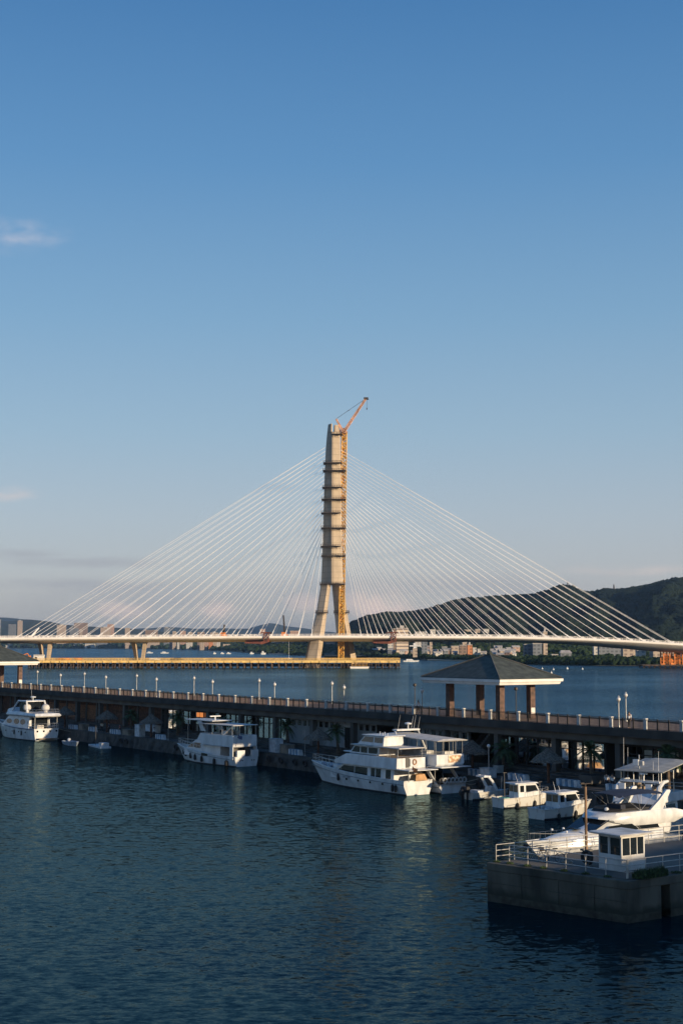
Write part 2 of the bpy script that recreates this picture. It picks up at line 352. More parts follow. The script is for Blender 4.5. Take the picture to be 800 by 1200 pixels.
def building(px0, px1, ytop, r, kind, label, ybase=None, rz=0, group=None, style=0, name='apartment_block', cat='building'):
    k = r/F_PX; wdt = (px1-px0)*k; xc = ((px0+px1)/2-400)*k
    zt = at(px0, ytop, r).z; zb = shore_z((px0+px1)/2, r)-2 if ybase is None else at(px0, ybase, r).z
    h = max(2.5, zt-zb); dep = max(8, min(wdt*.9, 26)); t = thing(name, label, cat, (xc, r, zb), rz, group)
    b = MB().box(-wdt/2, 0, 0, wdt/2, dep, h).build('wall', FAC[kind], t)
    rf = MB()
    if style == 2: rf.loft([[(-wdt/2-.4,-.4,h+.01),(wdt/2+.4,-.4,h+.01),(wdt/2+.4,dep+.4,h+.01),(-wdt/2-.4,dep+.4,h+.01)], [(-wdt/2+1,dep/2-.2,h+2.2),(wdt/2-1,dep/2-.2,h+2.2),(wdt/2-1,dep/2+.2,h+2.2),(-wdt/2+1,dep/2+.2,h+2.2)]])
    else:
        rf.box(-wdt/2-.25, -.25, h+.01, wdt/2+.25, dep+.25, h+.7)
        if style == 1: rf.box(-wdt*.2, dep*.2, h+.72, wdt*.16, dep*.7, h+3.6)
    rf.build('roof', ROOFM, t)
    return t
BL = [
 (-3,1.2,726,5900,'w','narrow white tower cut off by the left photo edge above the bridge deck'),
 (11.5,19,732,5950,'g','bluish grey tower block beside the slim beige tower at far left'),
 (22,27,727.5,5850,'b','slim tall beige tower standing above the deck at far left'),
 (68,77.5,732.5,5600,'b','broad beige apartment tower between the first cables above the left deck'),
 (83,92,736,5700,'g','low grey blue block right of the broad beige tower'),
 (95,98,738,5600,'b','thin beige block between two stay cables above the left deck'),
 (88,103,730,6350,'n','wide brown block on the dark ridge top at left'),
 (119,129.5,735.5,5350,'b','squat beige block with grid windows above the deck, left of a taller brown one'),
 (127,134,731.5,5500,'p','brownish pink tower touching the squat beige block on its right'),
 (147.5,153,736,5200,'b','single beige tower between cables left of the second bridge pier'),
 (171,185,738.5,5000,'n','dark wide block half hidden by cables above the second bridge pier'),
 (193,199,736,4900,'g','grey block with pale edge above the deck right of the second pier'),
 (203,207,740,4600,'b','small beige block peeking over the deck beside a pair of cables'),
 (212,218,739.5,4600,'p','small pinkish block peeking over the deck at the left third'),
 (221,226,741,4500,'b','low pale block peeking over the deck with a dark gap on its right'),
 (232,240,741,4100,'n','low brown block peeking over the deck left of the small crane'),
 (247,256,741.5,3900,'b','wide low beige block over the deck directly left of the small crane'),
 (305,311,737.5,3300,'p','pink block rising over the deck beside the red brown form traveller'),
 (340,350,739.5,3000,'p','pink low block over the deck left of the mast leg'),
 (8,22,756.2,5820,'w','long white low hall under the deck at far left'),
 (62,78,755.6,5560,'w','long white roofed hall under the deck, second from the left'),
 (88,99,755.4,5400,'w','white shed under the deck left of a row of grey blocks'),
 (101,112,754.4,5250,'w','white and pink shed under the deck at the left quarter'),
 (114,130,753.5,5200,'g','dim grey block under the deck left of the second pier'),
 (148,152,753,4950,'b','narrow beige block under the deck just left of the second pier'),
 (173,187,752.5,4850,'b','wide beige block with many windows under the deck right of the second pier'),
 (199.5,205.5,752.4,4650,'p','square pink block under the deck, leftmost of the pink ones'),
 (208.5,211,753,4500,'w','thin white block under the deck beside the square pink one'),
 (219,226,753.4,4250,'w','white stepped block under the left form scaffold'),
 (235,240,752.5,3900,'b','tall beige slab under the deck joined to the pink slabs'),
 (240.5,245,752.4,3850,'p','pink slab under the deck next to the tall beige slab'),
 (245.6,250,752.4,3800,'o','reddish slab under the deck, right end of the pink slabs'),
 (254.5,258.5,752.5,3700,'w','pale slim block under the deck right of the pink slabs'),
 (262,270,755,3600,'b','low beige terrace under the deck'),
 (271,283,757,3550,'b','long low tan terrace by the water under the deck'),
 (322,331,752.5,3000,'g','dim slab between trees under the deck left of the mast'),
 (382,392,753.6,2500,'p','pale pink houses row seen between the mast legs'),
]
for (a, b, yt, r, k, lab) in BL: building(a, b, yt, r, k, lab, style=random.choice((0,1,0)))
BR = [
 (464,478,736.5,1760,'s','large cream office block with horizontal bands behind the deck right of the mast',None,1),
 (460.5,464,737,1790,'n','brown stair tower on the left side of the banded cream block',None,0),
 (485.5,499,740.8,1900,'w','long white roofed hall above the deck right of the banded block',None,0),
 (454,462,741,1850,'w','low white hall above the deck left of the banded block',None,0),
 (493.5,500,751,1560,'g','dark slab tower under the deck beside the white cross shaped tower',None,0),
 (502.8,506,751.5,1600,'b','slim beige tower under the deck right of the dark slab',None,0),
 (517,523,758.5,1560,'g','grey low house with pale roof under the deck',None,0),
 (528,536.5,757.5,1560,'b','dull beige block under the deck left of the dark brick one',None,0),
 (537.5,546.5,756.5,1530,'n','dark brown block attached to the orange building',None,0),
 (546.8,552.2,756,1500,'o','bright orange brick building under the deck left of the pavilion roof',None,1),
 (541,546,753,1600,'b','pale rooftop house behind the dark brown block',None,0),
 (553,557,759.5,1500,'w','small white house touching the orange building',None,0),
 (558.5,562,761,1480,'w','bright white cube house right of the orange building',None,0),
 (503.5,509.5,738,2150,'w','white villa on the hillside above the deck, nearest the banded block',732,0),
 (512,516,738.6,2150,'g','grey villa on the hillside beside the white one',733,0),
 (543.5,551,738.3,2150,'b','cream villa on the hillside with wide terrace above mid deck',733,0),
 (556,561.5,737.6,2200,'b','second cream villa on the hillside, right of the wide terrace one',733,0),
 (566,572,737.5,2200,'w','white hillside hall left of a long pale roof',733,0),
 (573,585,736.8,2250,'g','long pale roofed hall on the hillside above mid deck',733,0),
 (556,561,728,2500,'w','pale house high on the hillside seen between cables',724,0),
 (692,699,735.5,2300,'b','tan quarry hut high on the right hillside behind the cables',731,0),
 (635.2,640,740.8,1330,'b','tall slim cream tower rising above the deck on the right',None,1),
 (613,622,755.5,1340,'g','grey apartment slab left of the slim cream tower',None,0),
 (623,633.5,754.5,1330,'g','second grey slab touching the slim cream tower',None,0),
 (655,668,765,1230,'g','low grey blue shed by the trees right of the slim cream tower',None,2),
 (645,652,767.5,1200,'w','small white shed by the trees right of the slim cream tower',None,0),
 (694,698,758,1320,'w','white villa among trees left of the long grey block',None,0),
 (700,727.5,755,1330,'g','long blue grey institutional block under the right deck',None,0),
 (728,743.5,757,1240,'b','cream five storey block under the right deck',None,0),
 (744.5,754.5,763,1200,'w','white house with stepped roof right of the cream five storey block',None,1),
 (763,787,762.5,1180,'b','long pale building behind the orange falsework',None,1),
 (797,806,764,1180,'w','pale building at the right photo edge past the falsework',None,0),
]
for (a, b, yt, r, k, lab, yb, st) in BR:
    building(a, b, yt, r, k, lab, style=st, ybase=None if yb is None else yt+8)
# the white cross shaped tower
t = thing('observation_tower', 'white cross shaped tower with pale base near the water right of the mast', 'tower', at(486, 768, 1520), 0)
MB().box(-2.2,0,-2,2.4,5,7.5).build('tower_base', BEIGE, t)
m = MB(); m.box(-1.6,1,7.5,1.0,4,13).box(1.2,1,7.5,2.0,4,12).build('tower_shaft', WHITE, t)
MB().box(-5.8,.6,9.4,6.2,4.4,10.6).build('cross_arm', WHITE, t)
# scattered little houses
HOUSE_GRP = 'small houses among trees on the far shore'
hl = []
for i in range(70):
    px = random.choice((random.uniform(414,462), random.uniform(414,500), random.uniform(500,545), random.uniform(560,612), random.uniform(575,596)))
    hl.append((px, random.uniform(757.5,768)))
proto = {}
for i, (px, yb) in enumerate(hl):
    d0 = interp(SHORE, px); r = d0 + random.uniform(40, 330); k = random.choice('wwwbpg')
    if k not in proto:
        proto[k] = thing('house', 'small pale house among dark trees on the far shore', 'house', (0,0,0), 0, HOUSE_GRP)
        MB().box(-4,0,-2,4,7,5).build('wall', FAC[k], proto[k])
        MB().loft([[(-4.4,-.4,5.01),(4.4,-.4,5.01),(4.4,7.4,5.01),(-4.4,7.4,5.01)],[(-4.4,3.4,7),(4.4,3.4,7),(4.4,3.6,7),(-4.4,3.6,7)]]).build('roof', ROOFM, proto[k]); o = proto[k]
    else: o = dup(proto[k], (0,0,0), 0, 'small pale house among dark trees on the far shore', HOUSE_GRP)
    o.location = (*polar(px, r, 0)[:2], shore_z(px, r)+random.uniform(0,4)); o.rotation_euler.z = random.uniform(-.5,.5); o.scale = (random.uniform(.45,1.1), .8, random.uniform(.6,1.1))
# pylons on the ridge, sand bar, breakwater
STEEL = mat('grey_steel', (.18,.18,.19), .6, .4)
for px, yt, lab in ((664.5,682,'lattice radio mast on the hill top, left one behind the cables'), (718.5,685,'lattice radio mast on the hill top, right one alone on the ridge')):
    r = 3050; z0 = HZ(px, r); zt = at(px, yt, r).z; t = thing('radio_mast', lab, 'radio mast', (*polar(px, r, 0)[:2], z0))
    m = MB(); h = zt-z0
    for a, b in ((-1,-1),(1,-1),(1,1),(-1,1)): m.tube((a*1.8,b*1.8,0),(a*.5,b*.5,h),.75,.6,4)
    m.build('lattice_leg', STEEL, t); m = MB()
    for i in range(9):
        z = h*i/9; w_ = 1.8-1.4*i/9; m.tube((-w_,-w_,z),(w_,-w_,z+h/9),.22,n=4).tube((w_,w_,z),(-w_,w_,z+h/9),.22,n=4)
    m.build('bracing', STEEL, t)
SANDM = mat('pale_sand', (.40,.36,.27), .9, scale=.05)
p = [polar(500,1440,0),polar(530,1400,0),polar(553,1350,0),polar(556,1372,0),polar(530,1440,0),polar(500,1470,0)]
MB().prism_xy([(q[0],q[1]) for q in p], -.5, 1.2).build('sand_bank', SANDM, kind='structure')
c0, c1 = on(314,767.3), on(350,767.6)
MB().prism_xy([(c0.x,c0.y),(c1.x,c1.y),(c1.x,c1.y+10),(c0.x,c0.y+10)], -.5, 2.0).build('breakwater', mat('pale_concrete', (.5,.49,.46), .8), kind=None)
tag(bpy.data.objects['breakwater'], 'long pale low breakwater on the far water left of the mast', 'breakwater')
def far_boat(px, py, L_, H_, lab, grp='white boats far out on the river'):
    p = on(px, py); t = thing('motor_boat', lab, 'boat', p, 0, grp)
    MB().loft([[(-L_/2,-1.2,-.2),(L_/2,0,-.2),(-L_/2,1.2,-.2)],[(-L_/2,-1.7,H_*.45),(L_/2+1,0,H_*.55),(-L_/2,1.7,H_*.45)]]).build('hull', WHITE, t)
    MB().loft([[(-L_*.3,-1.1,H_*.46),(L_*.22,-1.1,H_*.46),(L_*.22,1.1,H_*.46),(-L_*.3,1.1,H_*.46)],[(-L_*.3,-.9,H_),(L_*.1,-.9,H_),(L_*.1,.9,H_),(-L_*.3,.9,H_)]]).build('cabin', WHITE, t)
for px, py, L_, H_, lab in ((175.5,765.6,11,3.2,'white boat right of the second bridge pier, left of two'),(193,765.8,14,3.4,'longer white boat right of the second bridge pier, right of two'),
    (251.5,766.5,4,3.5,'tiny white boat on the far water under the deck, leftmost of three'),(260.5,766.4,5.5,3,'tiny white boat on the far water under the deck, middle of three'),(268,766.4,7,3,'tiny white boat on the far water under the deck, right of three'),
    (295,766.6,6,4,'boxy white boat left of the pale breakwater'),(308.5,767,7,5.5,'boxy white workboat at the left tip of the pale breakwater'),(481,775.6,14,2.6,'white speedboat right of the yellow trestle end'),
    (301,763.2,24,5,'large pale ferry under the form traveller')):
    far_boat(px, py, L_, H_, lab)
# far buoys
BUOY = mat('white_buoy', (.8,.8,.78), .5)
for px, py in ((635,784),(648,785),(664,784),(682,784.5),(645.5,789),(664.5,784)):
    p = on(px, py); o = MB().ball((0,0,.25),.55,8,6).tube((0,0,.5),(0,0,1.4),.12).build('buoy', BUOY); o.location = p
    tag(o, 'small white buoy floating in the river behind the pavilion roof', 'buoy', 'buoys off the right shore')
p = on(338.5, 772.2); t = thing('marker_buoy', 'white marker buoy with tall thin pole left of the mast', 'buoy', p)
MB().lathe([(1.6,-.2),(1.9,.6),(1.2,1.3),(.3,1.6)],10).build('float', BUOY, t); MB().tube((0,0,1.5),(0,0,21),.14,.1).build('pole', BUOY, t)
HAZE_DENSITY = 5e-5
# ------------------------------------------------------------------ the cable-stayed bridge
CONC = mat('pale_bridge_concrete', (.50,.41,.30), .85, col2=(.34,.27,.20), scale=.16, streak=3, bump=.1, bscale=1, lo=.3, hi=.62, detail=7)
def pour_joints(m, every, dark):
    t = m.node_tree; l = t.links.new; b = t.nodes['Principled BSDF']; src = b.inputs['Base Color'].links[0].from_socket
    tc = t.nodes.new('ShaderNodeTexCoord'); sp = t.nodes.new('ShaderNodeSeparateXYZ'); l(tc.outputs['Object'], sp.inputs[0])
    d = t.nodes.new('ShaderNodeMath'); d.operation = 'DIVIDE'; l(sp.outputs[2], d.inputs[0]); d.inputs[1].default_value = every
    f = t.nodes.new('ShaderNodeMath'); f.operation = 'FRACT'; l(d.outputs[0], f.inputs[0]); c = t.nodes.new('ShaderNodeMath'); c.operation = 'LESS_THAN'; l(f.outputs[0], c.inputs[0]); c.inputs[1].default_value = .10
    k = t.nodes.new('ShaderNodeMath'); k.operation = 'MULTIPLY'; l(c.outputs[0], k.inputs[0]); k.inputs[1].default_value = dark
    mx = t.nodes.new('ShaderNodeMix'); mx.data_type = 'RGBA'; l(k.outputs[0], mx.inputs[0]); l(src, mx.inputs[6]); mx.inputs[7].default_value = (.12,.10,.08,1); l(mx.outputs[2], b.inputs['Base Color'])
pour_joints(CONC, 4.2, .28)
DECKC = mat('pale_deck_concrete', (.84,.80,.74), .7, var=.06, scale=.05)
CABLE = mat('white_cable_sheath', (.85,.83,.80), .45, var=.02)
YELLOW = mat('yellow_steel', (.58,.34,.08), .55, var=.15, scale=.4)
ORANGE = mat('orange_steel', (.70,.22,.04), .55, var=.2, scale=.4)
RUST = mat('red_brown_steel', (.16,.045,.025), .7, var=.3, scale=.5)
DARKST = mat('dark_scaffold', (.05,.04,.035), .8, var=.3, scale=.5)
PILE = mat('rusty_pile', (.07,.05,.04), .9, var=.35, scale=.5)
BY = 1015.0
BB = at(390, 755, BY); BB.z = 0
bridge = thing('cable_stayed_bridge', 'long white cable-stayed bridge with one concrete mast under construction across the river mouth', 'bridge', BB)
def bp(px, py, Y=BY): return at(px, py, Y)-BB
DECK_Y = [(-80,748),(0,747),(200,745.6),(400,744.6),(600,745.6),(690,748),(740,750.3),(800,754),(900,761)]
DN, DF = -22, 22
def deck_z(x):                      # local x
    px = 400+(x+BB.x)*F_PX/(BY+DN); return at(px, interp(DECK_Y, px), BY+DN).z
def dsec(x):
    z = deck_z(x); k = 1 + .55*sstep(150, 230, x)
    prof = [(-22,0),(-22.5,-.5),(-22.5,-1.5),(-21.6,-2.3),(-14,-3.6*k),(-8,-4.2*k)]
    pts = [(x, y, z+dz) for y, dz in prof]; pts += [(x, -y, z+dz) for y, dz in reversed(prof)]
    return pts
xs = [-300+6*i for i in range(101)]
MB().loft([dsec(x) for x in xs]).build('deck', DECKC, bridge, smooth=True)
m = MB()
for s in (-21.8, 21.8):
    for a, b in zip(xs, xs[1:]):
        for h in (.55, 1.1): m.bar((a,s,deck_z(a)+h),(b,s,deck_z(b)+h),.12)
        for q in (0, .5): x = lerp(a,b,q); m.box(x-.12,s-.1,deck_z(x),x+.12,s+.1,deck_z(x)+1.2)
m.build('parapet_rail', DECKC, bridge)
# mast: two legs that join into one shaft
def mast_sec(py, xl, xrg, xr, Y, dep):
    L_, G, R_ = bp(xl, py, Y), bp(xrg, py, Y), bp(xr, py, Y); w_ = R_.x-L_.x; z = L_.z; y = L_.y
    return [(L_.x, y+.1*dep, z),(L_.x+.13*w_, y-.52*dep, z),(G.x, y-dep, z),(R_.x-.03*w_, y-.55*dep, z),(R_.x, y-.3*dep, z),(R_.x, y+dep, z),(L_.x+.2*w_, y+dep, z)]
def shaft_sec(py, xl, xrg, xr, Y, dep):
    L_, G, R_ = bp(xl, py, Y), bp(xrg, py, Y), bp(xr, py, Y); w_ = R_.x-L_.x; z = L_.z; y = L_.y
    return [(L_.x, y+.35*dep, z),(lerp(L_.x,G.x,.5), y-.45*dep, z),(G.x, y-dep, z),(G.x+.2*(R_.x-G.x), y-1.03*dep, z),(R_.x-.06*w_, y-.8*dep, z),(R_.x, y-.5*dep, z),(R_.x, y+dep, z),(L_.x+.2*w_, y+dep, z)]
def leg_sec(py, xl, xrg, xr, Y, dep):
    L_, G, R_ = bp(xl, py, Y), bp(xrg+.8, py, Y), bp(xr, py, Y); z = L_.z; y = L_.y
    return [(L_.x, y+.75*dep, z),(G.x, y-dep, z),(R_.x, y-.4*dep, z),(R_.x, y+dep, z),(L_.x+.6, y+dep, z)]
mastm = MB()
mastm.loft([shaft_sec(*q) for q in ((684,376.2,388.3,402,1012,7),(660,377.2,388.3,401.2,1012,6.6),(620,378.4,388.2,400.2,1013,6),(560,380.0,388.6,399.4,1013,5.4),(523,381.8,389,398.8,1013,5),(507,383.2,389,398.4,1013,4.6))])
mastm.loft([mast_sec(*q) for q in ((786,353.4,369.5,373.2,1000,7),(774,357,371,375.4,1001,7),(744.5,363.2,374.8,379.8,1004,6.8),(717.5,370.6,379.2,383,1007,6.6),(684.5,375.9,384,387.6,1010,6.4))])
mastm.loft([leg_sec(*q) for q in ((786,400.8,412.6,420.4,1030,6),(774,399,410.6,418,1029,6),(744.5,394.2,405.6,411.2,1026,6),(717.5,391.6,401,406.6,1025,6),(684.5,388.6,396,402.6,1017,6.2))])
# open top: two prongs with a slot
mastm.loft([shaft_sec(*q) for q in ((507.4,383.2,387.8,389.3,1013,4.2),(497.2,384.4,388,389.2,1013,3.6))])
mastm.loft([shaft_sec(*q) for q in ((507.4,390.8,392,397.4,1014,3.6),(498.6,391.2,392.3,396.8,1014,3))])
mast = mastm.build('mast', CONC, bridge)
# working platforms clamped round the mast
def platform(py, xl, xr, Y, dep, th=.9):
    a, b = bp(xl, py, Y), bp(xr, py, Y); m = MB(); z = a.z
    m.box(a.x, a.y-dep, z-.35, b.x, a.y+dep, z)
    n = max(3, int((b.x-a.x)/1.6))
    for yy in (a.y-dep, a.y+dep):
        for i in range(n+1):
            x = lerp(a.x,b.x,i/n); m.tube((x,yy,z-th*1.4),(x,yy,z+1.2),.12,n=4)
        for h in (.6,1.15): m.bar((a.x,yy,z+h),(b.x,yy,z+h),.13)
    for i in range(n):
        x = lerp(a.x,b.x,(i+.5)/n); m.tube((x,a.y-dep,z-.3),(x,a.y-dep+1.6,z-2),.12,n=4)
    m.build('working_platform', DARKST, mast)
for py, xl, xr, dep in ((509.5,388,401,6.5),(543,379,400.5,7.2),(552,378.5,405,7.4),(571.5,377.8,400.5,7.6),(585.5,377,405,7.8),(601.5,376.5,399,8),(619,376.4,405,8.2),(640.5,376,399,8.4),(651.5,376.8,404.5,8.6),(684.5,375,404,9)):
    platform(py, xl, xr, 1012, dep)
platform(717.5, 370, 384, 1006, 8); platform(717.5, 391, 409, 1021, 8)
# form tie dots and braced hatches of the shaft: small bolts on the sunlit face
# stays
def stay(a, b):
    a, b = Vector(a), Vector(b); d = (a-b).normalized(); m = MB()
    m.path([a, b], [.122,.122], 6); m.path([b+d*4.5, b+d*4.3, b-d*.5], [.13,.24,.26], 6)
    m.cbox((b.x,b.y,b.z+.35),(1.5,1.0,.9)); m.build('stay_cable', CABLE, bridge)
for side, NC in ((0, 23), (1, 27)):
    for pl in (0, 1):
        for i in range(NC):
            q = i/(NC-1); pym = lerp(523.5 if side == 0 else 527, 628, q)
            if side == 0: px = lerp(20, 365, q); px += 0 if pl == 0 else (130-px)*.065; mx = interp([(523,382.2),(560,380.6),(628,379)], pym)
            else: px = lerp(787.5, 423, q**.94); px += 0 if pl == 0 else (745-px)*.025; mx = interp([(523,398.6),(628,400)], pym)
            Y = BY+DN+3 if pl == 0 else BY+DF-3; b = bp(px, 745, Y); b.z = deck_z(b.x)+.1
            a = bp(mx, pym, BY-2.5+5*pl); stay(a, b)
# V shaped piers
def vpier(pxc, pxl, pxr, tw):
    for Y in (BY-10, BY+10):
        m = MB(); zt = deck_z(bp(pxc,750).x)-3.0
        for t0, t1, b0, b1 in ((pxl, pxl+tw, pxc-2.4, pxc+1.4), (pxr-tw*.62, pxr, pxc+1.6, pxc+4.8)):
            A, B_, C_, D_ = bp(t0,750,Y), bp(t1,750,Y), bp(b0,775,Y), bp(b1,775,Y); y = A.y; left = t0 == pxl
            q = lambda p, r_, z: [(p.x,y+2.5 if left else y-2.2,z),(lerp(p.x,r_.x,.9),y-2.5,z),(r_.x,y-1.5 if left else y-2.5,z),(r_.x,y+2.5,z),(p.x+.3,y+2.6,z)]
            m.loft([q(C_,D_,-2), q(A,B_,zt)])
        A, B_ = bp(pxl-.3,750,Y), bp(pxr+.3,750,Y); m.build('pier', CONC, bridge); MB().box(A.x,A.y-2.9,zt-1.6,B_.x,A.y+2.9,zt+2.2).build('pier_head', CONC, bridge)
vpier(52.5, 43, 61.5, 6.5); vpier(162.5, 153, 172.5, 6.5)
# form travellers hanging under the deck
for pxa, pxb, lab in ((287,315.5,'left red brown form traveller hanging under the bridge deck'), (437,464,'right dark form traveller hanging under the bridge deck')):
    a, b = bp(pxa,750,BY+DN), bp(pxb,750,BY+DN); zt = deck_z(lerp(a.x,b.x,.5))
    t = thing('form_traveller', lab, 'form traveller', BB+Vector((lerp(a.x,b.x,.5), 0, zt))); h = (b.x-a.x)/2
    m = MB(); m.prism_xz([(-h,-4.2),(h*.4,-4.0),(h*.75,-2.6),(h,-2.4),(h,-4.2),(h*.4,-5.8),(-h,-5.2)], -23.2, 20); m.build('bottom_form', RUST, t)
    m = MB()
    for y in (-23.1, 19):
        for x in (h*.55, h*.95): m.bar((x,y,-5.6 if x < h*.9 else -3),(x,y,2.6),.45)
        m.bar((h*.3,y,2.2),(h*1.1,y,2.2),.5).bar((h*.55,y,-2.4),(h*.95,y,2),.3).bar((h*.95,y,-2.4),(h*.55,y,2),.3)
    m.bar((h*.75,-23,2.2),(h*.75,19,2.2),.6).build('hanger_frame', RUST, t)
# tower crane climbing the mast
CY_ = 1013
cb = at(399.3, 778, CY_); cb.z = 4.5
crane = thing('tower_crane', 'tall yellow lattice tower crane with raised jib climbing the bridge mast', 'crane', cb)
ct = at(403.2, 508, CY_+4)-cb
def lattice(m, p0, p1, w0, w1, bays, r, side=Vector((1,0,0)), br=.7):
    p0, p1 = Vector(p0), Vector(p1); d = (p1-p0).normalized(); a = (side - d*side.dot(d)).normalized(); b = d.cross(a)
    def cor(i, k): q = i/bays; w_ = lerp(w0,w1,q)/2; s = ((-1,-1),(1,-1),(1,1),(-1,1))[k]; return lerp(p0,p1,q)+a*w_*s[0]+b*w_*s[1]
    for k in range(4): m.bar(cor(0,k), cor(bays,k), r*2)
    for i in range(bays):
        for k in range(4):
            j = (k+1) % 4; m.bar(cor(i,k), cor(i+1,j) if i % 2 else cor(i+1,j), r*2*br); m.bar(cor(i,k), cor(i,j), r*2*br)
            if i % 2: m.bar(cor(i,j), cor(i+1,k), r*1.2)
    return m
m = lattice(MB(), (0,0,0), ct, 3.7, 3.5, 46, .34)
m.build('mast_lattice', YELLOW, crane)
m = MB()
for i in range(15): q = (i+.5)/15; p = lerp(Vector((0,0,0)), ct, q); m.box(p.x-1.0, p.y-.6, p.z, p.x+.9, p.y+1.2, p.z+3+2.2*(i % 3))
m.build('hoist_car_and_ladder', ORANGE, crane)
def cp(px, py): return at(px, py, CY_)-cb
CRR = mat('faded_red_crane_paint', (.62,.36,.24), .6, var=.2, scale=.3)
MB().box(ct.x-2.4,ct.y-2.2,ct.z,ct.x+2.4,ct.y+2.2,ct.z+1.3).box(ct.x-1.2,ct.y-3,ct.z+1.31,ct.x+1.4,ct.y-1.2,ct.z+3.6).build('slewing_platform', CRR, crane)
jb, jt = cp(403.6,505), cp(428.6,467)
lattice(MB(), jb, jt, 1.7, 1.2, 20, .16, Vector((0,1,0))).build('jib', CRR, crane)
MB().cbox(tuple(jt),(3.2,1.6,1.6)).tube(jt, jt+Vector((2,0,-.6)), .5, .4).build('jib_head', DARKST, crane)
af = cp(393.6,491)
lattice(MB(), cp(402,506), af, 1.6, .7, 9, .15, Vector((0,1,0))).bar(cp(395.5,491),cp(398,507),.25).build('a_frame', CRR, crane)
MB().tube(af, jt, .13, n=4).cbox(tuple(lerp(af,jt,.42)),(.9,.5,.6)).build('pendant_line', DARKST, crane)
hk = cp(429.6,479)
MB().tube(jt+Vector((.8,0,0)), hk, .09, n=4).cbox(tuple(hk),(.7,.5,1.3)).build('hook_block', DARKST, crane)
MB().box(ct.x-5.5,ct.y-1.6,ct.z+.2,ct.x-2.5,ct.y+1.6,ct.z+2.4).build('counterweight', DARKST, crane)
# small cranes on the deck
for px, pyt, pxt, lab in ((333.5,721,332,'thin dark crawler crane standing on the deck left of the mast'), (262,732,263,'thin dark mobile crane on the deck at the left third')):
    b = bp(px, 744, BY-8); b.z = deck_z(b.x); t = thing('crawler_crane', lab, 'crane', BB+b)
    top = at(pxt, pyt, BY-8)-(BB+b)
    lattice(MB(), (0,0,1.6), top, 1.0, .6, 12, .13).build('boom', DARKST, t)
    MB().box(-2.4,-1.5,.0,2.2,1.5,1.0).box(-2.2,-1.3,1.01,1.4,1.3,2.6).build('carrier', ORANGE, t)
    MB().tube(top, top+Vector((1.2,0,-7)), .07, n=4).build('hoist_line', DARKST, t)
# white inclined maintenance gantry at the left cables
b = bp(36,744,BY+DN+3); t = thing('cable_installation_gantry', 'short thick white inclined tube standing on the deck among the leftmost cables', 'gantry', BB+Vector((b.x,b.y,deck_z(b.x))))
MB().path([(0,0,0),(5.8,0,6.6)],[.75,.5],8).build('inclined_tube', CABLE, t); MB().box(-1.4,-1,0,1.2,1,1.2).build('footing', DECKC, t)
# ------------------------------------------------------------------ yellow work trestle
X0, X1 = on(30,783).x, on(468.5,783).x; TY = on(400,783).y
tr = thing('work_trestle', 'long low yellow construction trestle on dark piles in front of the bridge', 'trestle', (X0, TY, 0)); TL = X1-X0
z0 = at(400,776.6,TY).z; z1 = z0+1.7
m = MB(); m.box(0,0,z0,TL,16,z1-.3).box(-.2,-.3,z1-.29,TL+.2,16.3,z1); 
for i in range(int(TL/6)+1): m.box(i*6-.15,-.45,z0,i*6+.15,-.01,z1-.3)
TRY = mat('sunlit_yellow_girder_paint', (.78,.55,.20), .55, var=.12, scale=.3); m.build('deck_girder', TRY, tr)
m = MB(); n = int(TL/2.2)
for yy in (0,16):
    for h in (.5,.95,1.4): m.bar((0,yy,z1+h),(TL,yy,z1+h),.12)
    for i in range(n+1): m.bar((TL*i/n,yy,z1),(TL*i/n,yy,z1+1.45),.12)
m.build('railing', TRY, tr)
NB = 54
for i in range(NB):
    x = TL*(i+.5)/NB; m = MB(); dense = x < TL*.5 or x > TL*.72
    for y in (1, 8, 15): m.tube((x,y,-3),(x,y,z0),.5 if dense else .65, n=8)
    if dense: m.tube((x+2,1,-3),(x+2,1,z0),.4,n=6).bar((x-1.5,1,.6),(x+2,1,z0-.3),.3)
    m.box(x-.5,.5,z0-.8,x+.5,15.5,z0-.01)
    m.build('pile_bent', PILE, tr)
MB().box(0,9,.9,TL,15,z0-.81).build('underdeck_shade_fill', PILE, tr)  # dark solid fill standing in for the shade among the piles
# things standing on the trestle
def on_tr(px): return Vector((at(px,776,TY+5).x, TY+5, z1))
WS = mat('white_cabin_sheet', (.72,.70,.66), .6, var=.08)
t = thing('site_cabin', 'white site cabin with dark doorway at the left end of the yellow trestle', 'cabin', on_tr(46))
MB().box(-3.4,-2,0,3.4,2,3.1).build('cabin_body', WS, t); MB().box(-2.6,-2.05,0,-1.0,-2.01,2.2).build('door', GLASS, t); MB().loft([[(-3.7,-2.3,3.11),(3.7,-2.3,3.11),(3.7,2.3,3.11),(-3.7,2.3,3.11)],[(-3.7,-.1,3.9),(3.7,-.1,3.9),(3.7,.1,3.9),(-3.7,.1,3.9)]]).build('roof', WS, t)
t = thing('excavator', 'orange excavator with raised arm beside the white site cabin', 'excavator', on_tr(34))
MB().box(-3,-1.3,0,3,-.5,.9).box(-3,.5,0,3,1.3,.9).build('track', BLACK, t); MB().loft([[(-3,-1.4,.95),(2,-1.4,.95),(2,1.4,.95),(-3,1.4,.95)],[(-2.7,-1.2,2.4),(1.2,-1.2,3.2),(1.2,1.2,3.2),(-2.7,1.2,2.4)]]).build('body', ORANGE, t)
MB().path([(1,0,1.6),(-1,0,4.6),(-4.2,0,3.6),(-5,0,1.4)],[.4,.45,.35,.3],6).build('arm', ORANGE, t)
